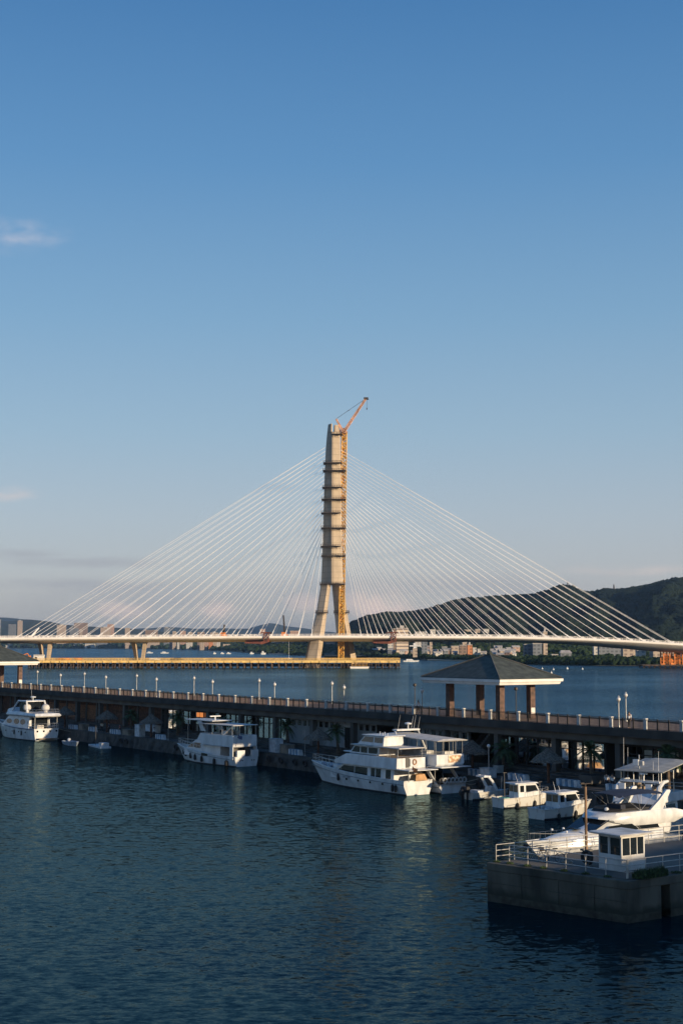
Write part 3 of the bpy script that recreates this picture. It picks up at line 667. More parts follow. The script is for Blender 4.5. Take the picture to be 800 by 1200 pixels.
for px, n, lab in ((74,5,'orange heap of form panels on the yellow trestle'), (92,3,'lower orange stack of beams on the yellow trestle'), (207,4,'dark stack of timbers on the trestle under the left cables'),(181,3,'white crate stack on the trestle beside the second pier')):
    t = on_tr(px); m = MB()
    for k in range(n*3): m.cbox((random.uniform(-n,n)*.9, random.uniform(-2,2), .35+.5*(k // n)), (random.uniform(2,4), random.uniform(1,2), .5), random.uniform(-.2,.2))
    o = m.build('material_stack', PILE if 'dark' in lab else WS if 'white' in lab else ORANGE); o.location = t; tag(o, lab, 'material stack')
p = on(421, 783.4)
t = thing('work_barge', 'flat white work barge in front of the trestle end by the right mast leg', 'barge', p)
MB().loft([[(-6,-2,-.4),(6,-2,-.4),(6,2,-.4),(-6,2,-.4)],[(-6.6,-2.3,1.3),(6.6,-2.3,1.3),(6.6,2.3,1.3),(-6.6,2.3,1.3)]]).build('hull', DECKC, t)
m = MB(); 
for x in (-5,-2.5,0,2.5,5): m.bar((x,-2,1.3),(x,-2,4.4),.2)
for z in (2.2,3.2,4.2): m.bar((-5.5,-2,z),(5.5,-2,z),.16)
m.build('scaffold', YELLOW, t)
# orange falsework towers under the right end
FY = 1010; p0 = at(765,781,FY); t = thing('falsework_tower', 'orange steel falsework towers on a dark platform holding up the right end of the bridge', 'falsework', (p0.x, FY, 0))
def fx(px): return at(px,775,FY).x-p0.x
zd = deck_z(at(785,750,BY).x-BB.x)-5.5
MB().box(fx(750),-6,1.2,fx(812),14,2.3).build('platform', PILE, t)
for i in range(10): 
    x = lerp(fx(752),fx(808),i/9); MB().tube((x,-4,-3),(x,-4,1.2),.45).tube((x,10,-3),(x,10,1.2),.45).build('pile', PILE, t)
for px, wd in ((779.5,4.4),(793.5,5.6)):
    x = fx(px); m = MB()
    for sx in (-1,1):
        for y in (-3,6): m.box(x+sx*wd/2-.42,y-.42,2.3,x+sx*wd/2+.42,y+.42,zd)
    for k in range(4):
        za, zb = lerp(2.4,zd,k/4), lerp(2.4,zd,(k+1)/4)
        for y in (-3,6): m.bar((x-wd/2,y,za),(x+wd/2,y,zb),.16).bar((x+wd/2,y,za),(x-wd/2,y,zb),.16).bar((x-wd/2,y,zb),(x+wd/2,y,zb),.25)
    m.build('tower_leg', ORANGE, t)
MB().box(fx(784),-4,2.31,fx(789.5),-2.2,3.6).box(fx(772),-5,2.31,fx(777),-2,3.0).build('skip', ORANGE, t)

# ------------------------------------------------------------------ sea air between here and the far mountains
hm = bpy.data.materials.new('haze'); hm.use_nodes = True; ht = hm.node_tree; ht.nodes.clear()
ho = ht.nodes.new('ShaderNodeOutputMaterial'); hv = ht.nodes.new('ShaderNodeVolumePrincipled'); ht.links.new(hv.outputs[0], ho.inputs['Volume'])
hv.inputs['Color'].default_value = (.62,.80,1.0,1); hv.inputs['Density'].default_value = HAZE_DENSITY; hv.inputs['Anisotropy'].default_value = .6
MB().box(-7500,-700,-2.5,7500,15500,232).build('haze', hm, kind='stuff')
# ------------------------------------------------------------------ quay, elevated promenade and its shops.  Local axes: X along the quay (away, to the left), Y towards the harbour
QU = Vector((-.573,.8195,0)); QN = Vector((-.8195,-.573,0)); QO = Vector((0,190.5,0)); QRZ = math.atan2(QU.y, QU.x)
def q2w(t, n, z=0): return QO + QU*t + QN*n + Vector((0,0,z))
def q_at(px, n):                       # station along the quay seen at photo column px, on the line at offset n
    k = (px-400)/F_PX/math.cos(0)      # x/y ratio (small pitch ignored)
    k *= math.cos(PITCH)+0*1
    bx, by = QO.x+QN.x*n, QO.y+QN.y*n
    return (k*by-bx)/(QU.x-k*QU.y)
FZ, GZ, QZ = 7.75, 2.6, 1.7            # promenade floor, shop floor, quay top
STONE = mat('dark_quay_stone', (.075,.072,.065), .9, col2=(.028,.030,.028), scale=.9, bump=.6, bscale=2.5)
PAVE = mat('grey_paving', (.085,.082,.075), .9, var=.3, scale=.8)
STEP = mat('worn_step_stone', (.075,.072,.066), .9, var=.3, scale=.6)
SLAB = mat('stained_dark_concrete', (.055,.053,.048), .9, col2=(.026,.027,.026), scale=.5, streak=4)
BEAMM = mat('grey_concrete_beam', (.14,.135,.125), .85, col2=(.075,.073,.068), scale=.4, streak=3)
POSTM = mat('grey_granite_post', (.42,.43,.43), .7, var=.12, scale=2)
CAPM = mat('pale_stone_cap', (.66,.64,.6), .6, var=.08, scale=2)
IRON = mat('dark_brown_iron', (.035,.028,.024), .55, .3, var=.2)
WOODR = mat('red_brown_timber', (.34,.155,.075), .8, var=.3, scale=2, streak=.3)
WOODD = mat('dark_timber', (.14,.065,.04), .8, var=.3, scale=2)
PALEW = mat('pale_blue_grey_wall', (.33,.36,.37), .85, col2=(.23,.25,.26), scale=.5, streak=3)
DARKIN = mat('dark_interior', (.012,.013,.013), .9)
SHOPG = bpy.data.materials.new('shop_window_glass'); SHOPG.use_nodes = True
_t = SHOPG.node_tree; _t.nodes.clear(); _o = _t.nodes.new('ShaderNodeOutputMaterial'); _m = _t.nodes.new('ShaderNodeMixShader'); _d = _t.nodes.new('ShaderNodeBsdfTransparent'); _g = _t.nodes.new('ShaderNodeBsdfGlossy'); _f = _t.nodes.new('ShaderNodeFresnel'); _f.inputs[0].default_value = 1.55
_d.inputs[0].default_value = (.9,.93,.93,1); _g.inputs['Roughness'].default_value = .04; _t.links.new(_f.outputs[0], _m.inputs[0]); _t.links.new(_d.outputs[0], _m.inputs[1]); _t.links.new(_g.outputs[0], _m.inputs[2]); _t.links.new(_m.outputs[0], _o.inputs[0])
FRAME = mat('dark_window_frame', (.025,.024,.023), .6)
TL0, TL1 = -72, 142
def quay_thing(name, label, cat, t=0, n=0, z=0, rz=0, group=None): return thing(name, label, cat, q2w(t,n,z), QRZ+rz, group)
# quay ground and steps
qg = MB(); qg.prism_xz([], 0, 0) if False else None
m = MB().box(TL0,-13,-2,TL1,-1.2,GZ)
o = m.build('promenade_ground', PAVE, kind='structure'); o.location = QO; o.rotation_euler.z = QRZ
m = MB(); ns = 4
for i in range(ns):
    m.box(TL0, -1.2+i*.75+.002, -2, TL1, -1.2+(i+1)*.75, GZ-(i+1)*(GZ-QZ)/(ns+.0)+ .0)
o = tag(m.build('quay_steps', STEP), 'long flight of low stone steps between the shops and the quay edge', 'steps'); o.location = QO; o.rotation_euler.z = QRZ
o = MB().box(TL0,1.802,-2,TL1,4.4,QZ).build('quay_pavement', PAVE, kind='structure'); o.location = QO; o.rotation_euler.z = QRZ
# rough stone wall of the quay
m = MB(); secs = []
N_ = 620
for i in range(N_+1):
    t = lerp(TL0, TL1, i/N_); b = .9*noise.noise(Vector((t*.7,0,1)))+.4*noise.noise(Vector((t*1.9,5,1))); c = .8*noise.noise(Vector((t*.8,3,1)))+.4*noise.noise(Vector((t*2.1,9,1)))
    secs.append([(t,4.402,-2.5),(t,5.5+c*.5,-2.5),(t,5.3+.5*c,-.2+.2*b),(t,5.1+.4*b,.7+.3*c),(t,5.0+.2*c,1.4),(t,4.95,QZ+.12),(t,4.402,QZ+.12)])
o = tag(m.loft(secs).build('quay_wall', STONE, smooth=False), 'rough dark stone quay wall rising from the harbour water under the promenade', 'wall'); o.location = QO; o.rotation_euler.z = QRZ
# the elevated promenade
pr = quay_thing('elevated_promenade', 'long elevated promenade with iron railings running above the row of quay shops', 'promenade')
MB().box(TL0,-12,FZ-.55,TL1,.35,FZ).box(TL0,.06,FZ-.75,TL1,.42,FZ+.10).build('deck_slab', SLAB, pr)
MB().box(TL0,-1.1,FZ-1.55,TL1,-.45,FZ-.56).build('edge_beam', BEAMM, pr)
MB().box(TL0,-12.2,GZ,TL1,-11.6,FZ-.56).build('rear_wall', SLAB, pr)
m = MB()
TB = q_at(352, -6)
MB().box(TL0,-12,FZ+.004,TB,0,FZ+.03).build('timber_floor', mat('weathered_timber_floor', (.27,.17,.11), .8, var=.25, scale=1.5, streak=.3), pr)
MB().box(TB+.002,-12,FZ+.004,TL1,0,FZ+.03).build('ochre_floor', mat('ochre_timber_floor', (.52,.27,.14), .8, var=.25, scale=1.5, streak=.3), pr)
P0, PS = q_at(381, .15), 4.8
ks = [k for k in range(-20, 40) if TL0+1 < P0+k*PS < TL1-1]
def post_mesh(h):
    m = MB(); m.box(-.17,-.17,0,.17,.17,h-.16); return m
for k in ks:
    t = P0+k*PS
    p = MB().box(t-.155,-.155,FZ+.031,t+.155,.155,FZ+1.12).build('railing_post', POSTM, pr)
    MB().box(t-.18,-.18,FZ+1.121,t+.18,.18,FZ+1.22).build('post_cap', CAPM, p)
def rail_panel(t0, t1, n, y, name='railing_panel', mt=IRON, step=.16):
    m = MB(); w_ = (t1-t0)
    for z in (.12,.98,1.1): m.box(t0,y-.03,FZ+z,t1,y+.03,FZ+z+.05)
    for i in range(1, n): x = t0+w_*i/n; m.box(x-.06,y-.06,FZ+.02,x+.06,y+.06,FZ+1.2)
    x = t0+step
    while x < t1-.05: m.box(x-.016,y-.016,FZ+.17,x+.016,y+.016,FZ+.98); x += step
    return m.build(name, mt, pr)
for k in ks: rail_panel(P0+k*PS+.156, P0+(k+1)*PS-.156, 3, .05)
# far side: low brown timber parapet on the left half, open railing on the right half
MB().box(TL0,-11.9,FZ+.031,TL1,-11.6,FZ+.22).build('rear_kerb', BEAMM, pr)
for k in ks[::2]:
    t = P0+k*PS; 
    MB().box(t-.35,-1.5,GZ,t+.35,-.8,FZ-1.551).build('column', BEAMM, pr)
# people and lamps on the promenade
GLOBE = mat('frosted_lamp_globe', (.60,.59,.57), .25, var=.04); LPOST = mat('grey_lamp_post', (.36,.37,.37), .5, .5)
def make_lamp(label, loc, group='globe lamps along the elevated promenade'):
    t = thing('street_lamp', label, 'street lamp', loc, 0, group)
    MB().lathe([(.16,0),(.14,.3),(.06,.4),(.05,2.6),(.10,2.66),(.12,2.74)],8).build('lamp_post', LPOST, t, smooth=True)
    MB().ball((0,0,2.96),.225,12,8).build('lamp_globe', GLOBE, t, smooth=True)
    MB().lathe([(.12,3.22),(.09,3.3),(.01,3.36)],8).build('finial', LPOST, t)
    return t
near_px = [72,125,184,249.5,322,403,494,603,723]; far_px = [45,100,161,228,304,389,485.5,603.5,731.5]
desc_n = ['short globe lamp just right of the left pavilion, inner row','globe lamp on the inner row between two taller ones left of the parasols','globe lamp on the inner row above the second parasol','globe lamp on the inner row directly above the small cruiser stern','globe lamp on the inner row above the dark shop fronts','globe lamp on the inner row above the pale wall door','globe lamp on the inner row beside the white dressed walker','','globe lamp on the inner row at the right, beside a taller one']
desc_f = ['globe lamp on the outer row touching the left pavilion eave','globe lamp on the outer row second from the left','globe lamp on the outer row under the second bridge pier','globe lamp on the outer row under the left form traveller','globe lamp on the outer row in line with the form traveller end','globe lamp on the outer row below the mast foot','dark lamp post without globe near the white dressed walker','dark lamp post without globe seen between the pavilion columns','tall globe lamp on the outer row at the right near a walker']
lamp0 = None
for n_, lst, ds in ((-1.1, near_px, desc_n), (-10.6, far_px, desc_f)):
    for px, d in zip(lst, ds):
        if not d: continue
        loc = q2w(q_at(px, n_), n_, FZ+.031)
        if 'dark lamp' in d:
            t = thing('street_lamp', d, 'street lamp', loc, 0, 'globe lamps along the elevated promenade')
            MB().lathe([(.14,0),(.12,.3),(.055,.4),(.05,3.0)],8).build('lamp_post', IRON, t); MB().lathe([(.1,3.0),(.24,3.1),(.22,3.35),(.04,3.45)],8).build('lantern', IRON, t); continue
        if lamp0 is None: lamp0 = make_lamp(d, loc)
        else: dup(lamp0, loc, 0, d)
# pavilions
ROOFT = mat('dark_green_grey_roof_tile', (.066,.078,.064), .75, var=.22, scale=1.2)
FASC = mat('white_eave_board', (.72,.71,.68), .55, var=.06, scale=.7)
PCOL = mat('red_brown_column_tile', (.105,.060,.046), .7, var=.25, scale=2)
def tile_rows(m):
    t = m.node_tree; l = t.links.new; b = t.nodes['Principled BSDF']; tc = t.nodes.new('ShaderNodeTexCoord'); wv = t.nodes.new('ShaderNodeTexWave'); wv.bands_direction = 'Z'; wv.inputs['Scale'].default_value = 3.2; wv.inputs['Distortion'].default_value = .6
    l(tc.outputs['Object'], wv.inputs[0]); bp_ = t.nodes.new('ShaderNodeBump'); bp_.inputs['Strength'].default_value = .7; bp_.inputs['Distance'].default_value = .06; l(wv.outputs['Fac'], bp_.inputs['Height']); l(bp_.outputs[0], b.inputs['Normal'])
tile_rows(ROOFT)
def pavilion(loc, label, sc=1):
    t = thing('pavilion', label, 'pavilion', loc, QRZ, 'hip roofed pavilions on the promenade')
    # local: post rectangle corner (front post) at origin, +X along quay 9.2, -Y away 4.8
    ex0, ex1, ey0, ey1 = -2.6, 12.2, 2.3, -7.6; zt, zb, za = 4.68, 4.02, 7.5
    cx, cy_ = (ex0+ex1)/2, (ey0+ey1)/2
    m = MB(); rf = [(ex0,ey0),(ex0,ey1),(ex1,ey1),(ex1,ey0)]
    m.loft([[(x,y,zt+.01) for x, y in rf], [(lerp(x,cx,.03),lerp(y,cy_,.03),zt+.14) for x, y in rf], [(lerp(x,cx,.985),lerp(y,cy_,.985),za) for x, y in rf]])
    ro = m.build('roof', ROOFT, t)
    for x, y in rf: MB().bar((lerp(x,cx,.02),lerp(y,cy_,.02),zt+.16),(lerp(x,cx,.97),lerp(y,cy_,.97),za+.02),.09).build('hip_ridge', BEAMM, ro)
    MB().lathe([(.28,za-.1),(.30,za+.2),(.12,za+.35),(.05,za+.5),(.03,za+1.5)],8,(cx,cy_)).build('finial', ROOFT, ro)
    f = MB()
    f.loft([[(lerp(x,cx,a),lerp(y,cy_,a),z) for x, y in rf] for a, z in ((.075,zb),(.045,zb+.02),(.03,zb+.3),(.0,zb+.34),(-.004,zt))])
    f.build('eave', FASC, t)
    for x in (0, 9.2):
        for y in (0, -4.8):
            c = MB().box(x-.37,y-.37,0,x+.37,y+.37,zb-.001).build('column', PCOL, t)
    return t
fp = q_at(585, -1.9)
pav = pavilion(q2w(fp, -1.9, FZ+.031), 'dark hip roofed pavilion with white eaves on four brown columns right of centre')
# notice panels on the columns
pav2 = dup(pav, q2w(q_at(23.5, -1.9-4.8), -1.9, FZ+.031), QRZ, 'dark hip roofed pavilion cut off by the left photo edge')
pav2.location = q2w(q_at(24.5, -7.2), -1.9, FZ+.031); pav2.scale = (1.1,1.1,1.1)
for p_ in (pav, pav2):
    n_ = MB().box(-.39,-4.8-.3,.55,-.375,-4.8+.3,1.25).build('notice_panel', CAPM, p_)
# ---- shops below: a run of fronts, each a thing
def shop(px0, px1, label, kind, n=-2.4):
    t1, t0 = q_at(px0, n), q_at(px1, n); W_ = t1-t0; Z1 = FZ-.56-GZ-.01
    s = quay_thing('shop_front', label, 'shop', t0, n, GZ); H = Z1
    if kind == 'glass':
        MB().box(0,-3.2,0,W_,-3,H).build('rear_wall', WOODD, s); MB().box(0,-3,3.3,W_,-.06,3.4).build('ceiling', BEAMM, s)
        MB().add([(0,-.02,.25),(W_,-.02,.25),(W_,-.02,3.2),(0,-.02,3.2)],[(0,1,2,3)]).build('window_pane', SHOPG, s)
        m = MB(); nb = max(2, int(W_/1.5))
        for i in range(nb+1): x = W_*i/nb; m.box(max(0,x-.06),.001,.0,min(W_,x+.06),.09,3.3)
        m.box(0,.002,3.2,W_,.10,3.45).box(0,.002,0,W_,.08,.25).box(0,.002,2.35,W_,.07,2.45); m.build('window_frame', FRAME, s)
        MB().box(0,-.3,3.46,W_,.02,H).build('wall', WOODD, s)
        # curtains, boards and shelves seen behind the glass
        for i in range(nb):
            if random.random() < .75:
                x = W_*(i+.15)/nb; h = random.uniform(1.0,2.7); z = random.choice((.3,.9))
                MB().box(x,-random.uniform(.5,1.6),z,x+W_/nb*random.uniform(.3,.75),-.3,z+min(h,2.9-z)).build('display_board', random.choice((CAPM,CAPM,WOODR,PALEW,POSTM)), s)
    elif kind == 'timber':
        MB().box(0,-.3,0,W_,0,H).build('wall', WOODD, s)
        m = MB(); nb = max(1, int(W_/4.2))
        for i in range(nb):
            a, b = W_*(i+.08)/nb, W_*(i+.92)/nb; m.box(a,.002,.5,b,.06,2.9)
            x = a
            while x < b: m.box(x,.061,.5,x+.05,.09,2.9); x += .35
        m.build('shutter', WOODR if 'tan' in label else WOODD, s)
        for i in range(nb+1): x = W_*i/nb; MB().box(max(0,x-.22),.003,0,min(W_,x+.22),.22,3.4).build('pier_strip', BEAMM, s)
    elif kind == 'wall':
        MB().box(0,-.3,0,W_,0,H).build('wall', PALEW, s)
        nb = max(1, int(W_/1.35))
        for i in range(nb):
            x = W_*(i+.5)/nb
            if 'door' in label and abs(x-W_*.30) < 1.0: continue
            f = MB().box(x-.36,.002,2.5,x+.36,.05,3.25).build('window', FRAME, s); MB().box(x-.3,.051,2.56,x+.3,.06,3.19).build('pane', GLASS, f)
        if 'door' in label:
            x = W_*.30; f = MB().box(x-.85,.003,0,x+.85,.06,3.1).build('door', DARKIN, s); MB().box(x-.85,.061,2.75,x+.85,.08,3.1).build('door_lintel', POSTM, f)
        for i in range(3): x = W_*(i+.7)/3.4; MB().box(x-.25,.003,1.2,x+.3,.03,1.9+.3*(i % 2)).build('notice_board', CAPM if i == 1 else POSTM, s)
        for i in range(1, 3): x = W_*i/3; MB().box(x-.1,.002,0,x+.1,.12,H).build('pilaster', POSTM, s)
    elif kind == 'open':
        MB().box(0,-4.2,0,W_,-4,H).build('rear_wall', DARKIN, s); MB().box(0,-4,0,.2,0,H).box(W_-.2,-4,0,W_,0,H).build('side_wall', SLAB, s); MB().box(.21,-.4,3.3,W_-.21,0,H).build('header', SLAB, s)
    return s
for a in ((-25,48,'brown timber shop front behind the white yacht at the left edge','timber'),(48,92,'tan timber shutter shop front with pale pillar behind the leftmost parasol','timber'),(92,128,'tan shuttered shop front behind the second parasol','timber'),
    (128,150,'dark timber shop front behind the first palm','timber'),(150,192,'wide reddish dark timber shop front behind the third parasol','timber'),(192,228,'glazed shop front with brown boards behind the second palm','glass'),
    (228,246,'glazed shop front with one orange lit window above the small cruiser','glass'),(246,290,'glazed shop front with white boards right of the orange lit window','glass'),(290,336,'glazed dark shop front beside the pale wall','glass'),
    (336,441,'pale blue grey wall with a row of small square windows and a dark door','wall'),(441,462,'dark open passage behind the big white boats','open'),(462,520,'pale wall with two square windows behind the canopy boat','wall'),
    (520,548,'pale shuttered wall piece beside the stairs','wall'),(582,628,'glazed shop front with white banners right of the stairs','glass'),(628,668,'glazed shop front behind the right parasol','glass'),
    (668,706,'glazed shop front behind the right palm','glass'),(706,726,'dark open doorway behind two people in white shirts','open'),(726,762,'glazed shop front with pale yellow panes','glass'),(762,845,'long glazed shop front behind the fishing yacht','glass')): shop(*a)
LIT = glow('orange_lit_window', (1.0,.32,.08), .55)
t0 = q_at(240, -2.4)
m = MB()
for i in range(2): m.box(i*1.15,-.08,2.48,i*1.15+.95,-.062,3.16)
lw = tag(m.build('lit_window', LIT), 'orange glowing pair of window panes in the glazed shop front above the cruiser', 'window'); lw.location = q2w(t0, -2.15, GZ); lw.rotation_euler.z = QRZ
# stairs up to the promenade
s0, s1 = q_at(580, -1.0), q_at(548, -1.0)
st = quay_thing('staircase', 'dark outdoor staircase with railing climbing to the promenade between the shops', 'stairs', s0, -1.7, GZ)
W_ = s1-s0; m = MB(); ns = 16
for i in range(ns): m.box(W_*(1-(i+1)/ns), -.9, 4.4*i/ns, W_*(1-i/ns), .9, 4.4*(i+1)/ns-.02)
m.build('stair_flight', BEAMM, st); m = MB()
for y in (-.95,.95):
    for h in (.55,1.05): m.bar((W_,y,h),(0,y,4.4+h),.07)
    for i in range(9): m.bar((W_*(1-i/8),y,4.4*i/8),(W_*(1-i/8),y,4.4*i/8+1.1),.06)
m.build('stair_railing', IRON, st)
# ------------------------------------------------------------------ things on the quay
THATCH = mat('grey_brown_thatch', (.16,.13,.10), 1, var=.35, scale=5, streak=.3)
def parasol(loc, label):
    t = thing('thatched_parasol', label, 'parasol', loc, random.uniform(0,6), 'thatched parasols on the quay')
    MB().lathe([(.17,0),(.14,2.6)],8).build('post', WOODD, t)
    m = MB(); n = 40; secs = []
    for r, z in ((.06,3.75),(.5,3.35),(1.2,2.85),(1.75,2.5),(1.95,2.22),(1.7,2.3),(.3,2.75)):
        secs.append([(r*(1+.07*random.uniform(-1,1))*math.cos(2*math.pi*k/n), r*(1+.07*random.uniform(-1,1))*math.sin(2*math.pi*k/n), z+random.uniform(-.07,.07)) for k in range(n)])
    m.loft(secs); m.build('thatch', THATCH, t); return t
pp = None
for px, n_, lab in ((78,2.6,'thatched parasol beside the white yacht stern, leftmost of all'),(127,2.6,'thatched parasol with two people under it left of the first palm'),(178.5,2.6,'thatched parasol above the quay edge left of the small cruiser'),
    (373,2.6,'thatched parasol in front of the pale wall left of the dark door'),(552,1.6,'thatched parasol beside the stairs behind the canopy boat'),(640,2.6,'thatched parasol behind the two fishing boats')):
    loc = q2w(q_at(px, n_), n_, QZ)
    if pp is None: pp = parasol(loc, lab)
    else: dup(pp, loc, random.uniform(0,6), lab)
TRUNK = mat('palm_trunk', (.12,.09,.065), .95, var=.3, scale=4); FROND = mat('palm_frond', (.065,.105,.04), .7, var=.35, scale=3)
def palm(loc, label, h, seed):
    random.seed(seed); t = thing('palm_tree', label, 'palm tree', loc, 0, 'palms in front of the shops')
    lean = Vector((random.uniform(-.3,.3), random.uniform(-.3,.3), 0)); pts = [Vector((0,0,0))+lean*(i/6)**2+Vector((0,0,h*i/6)) for i in range(7)]
    MB().path(pts, [.26,.22,.19,.18,.17,.18,.24], 9).build('trunk', TRUNK, t)
    m = MB(); top = pts[-1]
    for k in range(34):
        a = k*2.4+random.uniform(-.2,.2); e = random.uniform(-.35,1.25); Ln = random.uniform(1.5,2.3); d = Vector((math.cos(a),math.sin(a),0)); side = Vector((-d.y,d.x,0))
        rib = []; 
        for i in range(9):
            s_ = i/8; rib.append(top+d*(Ln*s_*math.cos(e)*(1-.12*s_))+Vector((0,0,Ln*(s_*math.sin(e)-.62*s_*s_*(1-.3*math.sin(e))))))
        for i in range(8): m.add([rib[i]-side*.02, rib[i]+side*.02, rib[i+1]+side*.015, rib[i+1]-side*.015], [(0,1,2,3)])
        for i in range(1, 30):
            s_ = i/30; j = min(7, int(s_*8)); p = lerp(rib[j], rib[j+1], s_*8-j); ax = (rib[j+1]-rib[j]).normalized(); ll = .55*math.sin(math.pi*min(1,.12+s_*.86))+.08
            for sg in (-1,1):
                tip = p+side*sg*ll*.75+ax*ll*.5+Vector((0,0,-.22*ll+random.uniform(-.06,.06))); m.add([p-ax*.03, p+ax*.035, tip], [(0,1,2)])
    m.build('crown', FROND, t); return t
pals = []
for px, n_, h, lab in ((155,.6,2.7,'palm in front of the dark timber shop left of the third parasol'),(209,.6,2.9,'palm in front of the glazed shop above the small cruiser bow'),(262,.4,2.8,'palm behind the small cruiser canopy'),(338,.4,3.0,'palm at the left end of the pale wall'),
    (396,.6,2.9,'palm right of the dark door behind the big white boat bow'),(588,.2,2.4,'palm in a white tub beside the stairs'),(690,.6,3.2,'tall palm in front of the shops behind the two people'),(779,.3,3.4,'palm behind the canopy of the fishing yacht')):
    pals.append(palm(q2w(q_at(px, n_), n_, GZ-.4), lab, h, int(px)))
random.seed(11)
TUB = mat('pale_planter', (.5,.5,.48), .8); o = None
for px, n_, w_, lab in ((582,1.0,.9,'pale square planter at the foot of the palm by the stairs'),(690,1.1,1.9,'wide stone planter under the tall right palm')):
    l_ = q2w(q_at(px,n_), n_, GZ-.6); t = thing('planter', lab, 'planter', l_, QRZ)
    MB().loft([[(-w_*.42,-w_*.42,0),(w_*.42,-w_*.42,0),(w_*.42,w_*.42,0),(-w_*.42,w_*.42,0)],[(-w_*.5,-w_*.5,.85),(w_*.5,-w_*.5,.85),(w_*.5,w_*.5,.85),(-w_*.5,w_*.5,.85)]]).build('tub', TUB if w_ < 1 else BEAMM, t)
    MB().box(-w_*.4,-w_*.4,.851,w_*.4,w_*.4,.9).build('soil', DARKIN, t)
# blue and white striped bumper blocks on the quay edge
BLUEP = mat('faded_blue_paint', (.10,.20,.30), .7, var=.2, scale=2); WPAINT = mat('faded_white_paint', (.52,.55,.57), .7, var=.15, scale=2)
def bumper(px, n_, L_, lab, plain=False, proto=[None]):
    t = quay_thing('quay_bumper', lab, 'bumper block', q_at(px,n_), n_, QZ, random.uniform(-.05,.05), 'striped bumper blocks on the quay edge')
    m = MB(); k = 7
    for i in range(k):
        a, b = -L_/2+L_*i/k, -L_/2+L_*(i+1)/k; sh = .16
        m.loft([[(a,-.35,0),(b,-.35,0),(b,.35,0),(a,.35,0)],[(a+sh,-.28,.75),(b+sh,-.28,.75),(b+sh,.28,.75),(a+sh,.28,.75)]], m=i % 2)
    m.build('block', [WPAINT, BLUEP], t)
for px, L_, lab in ((88,2.6,'pale bumper block beside the white yacht stern'),(111,2.2,'pale bumper block right of a tan crate at the left quay'),(137,2.6,'white bumper block next to the people under the second parasol'),(190,2.4,'striped bumper block under the third parasol'),
    (347,2.6,'striped bumper block left of the big white boat bow'),(559,2.8,'striped bumper block at the foot of the quay lamp'),(606,2.9,'striped bumper block behind the nearer end of the first fishing boat cabin'),(664,3.0,'striped bumper block right of the right parasol'),(723,3.2,'striped bumper block beside the two people in white shirts')):
    bumper(px, 3.5, L_, lab)
TARP = mat('tan_tarp', (.22,.19,.15), .9, var=.2)
for px, n_, sz, mt, lab in ((165.5,3.5,(1.5,1.1,2.0),WPAINT,'tall white cabinet standing at the quay edge left of the third parasol post'),(324,3.4,(1.9,1.2,1.9),WPAINT,'white cabinet on the quay left of a tan crate'),(337,3.3,(1.9,1.2,1.3),TARP,'tan crate on the quay between white cabinet and striped block'),
    (100,3.3,(1.9,1.2,1.1),TARP,'tan crate between two pale bumper blocks on the left quay'),(152,3.3,(2.2,1.2,1.0),TARP,'low tan crate left of the tall white cabinet'),(570,3.9,(1.6,1.1,1.1),WPAINT,'grey white box low on the quay edge behind the skiff arch'),(180,.8,(5.5,.5,1.2),WPAINT,'white slatted counter under the third parasol')):
    t = quay_thing('storage_box', lab, 'storage box', q_at(px,n_), n_, QZ if n_ > 2 else GZ-.3, random.uniform(-.08,.08)); a, b, c = sz
    MB().box(-a/2,-b/2,.06,a/2,b/2,c-.1).build('body', mt, t, bevel=.03); MB().box(-a/2-.04,-b/2-.04,c-.099,a/2+.04,b/2+.04,c).box(-a/2,-b/2,0,-a/2+.15,b/2,.059).box(a/2-.15,-b/2,0,a/2,b/2,.059).build('lid_and_feet', TARP if mt is TARP else POSTM, t)
# quay lamp
px = 571; n_ = 3.8
ql = thing('street_lamp', 'tall quay lamp with small globe standing behind the skiff arch', 'street lamp', q2w(q_at(px,n_),n_,QZ))
MB().lathe([(.13,0),(.11,.4),(.06,.5),(.05,3.3)],8).build('lamp_post', LPOST, ql); MB().ball((0,0,3.5),.2,10,7).build('lamp_globe', GLOBE, ql)
for px, n_, h, lab in ((198.5,3.8,3.2,'thin grey pole on the quay left of the small cruiser bow'),(357.5,3.8,3.4,'thin grey pole on the quay left of the pale wall parasol')):
    o = MB().lathe([(.12,0),(.1,.15),(.04,.2),(.035,h)],6).build('pole', LPOST); o.location = q2w(q_at(px,n_),n_,QZ); tag(o, lab, 'pole')
# tyres hung on the quay wall
TYRE = BLACK
def tyre_mesh():
    m = MB(); n = 16; secs = []
    for i in range(n+1):
        a = 2*math.pi*i/n; secs.append([((.36+.15*math.cos(b))*math.cos(a), .13*math.sin(b), (.36+.15*math.cos(b))*math.sin(a)) for b in [2*math.pi*j/8 for j in range(8)]])
    return m.loft(secs, cap=False)
ty0 = None
for i, px in enumerate((144,150,208,316,330,346,358,560,579,615,700,726)):
    loc = q2w(q_at(px,5.55), 5.6, 1.05)
    if ty0 is None: o = ty0 = tyre_mesh().build('tyre', TYRE, smooth=True)
    else: o = ty0.copy(); COL.objects.link(o)
    o.location = loc; o.rotation_euler = (R(-14),0,QRZ); tag(o, 'black tyre fender hung on the rough quay wall', 'tyre', 'tyre fenders on the quay wall')
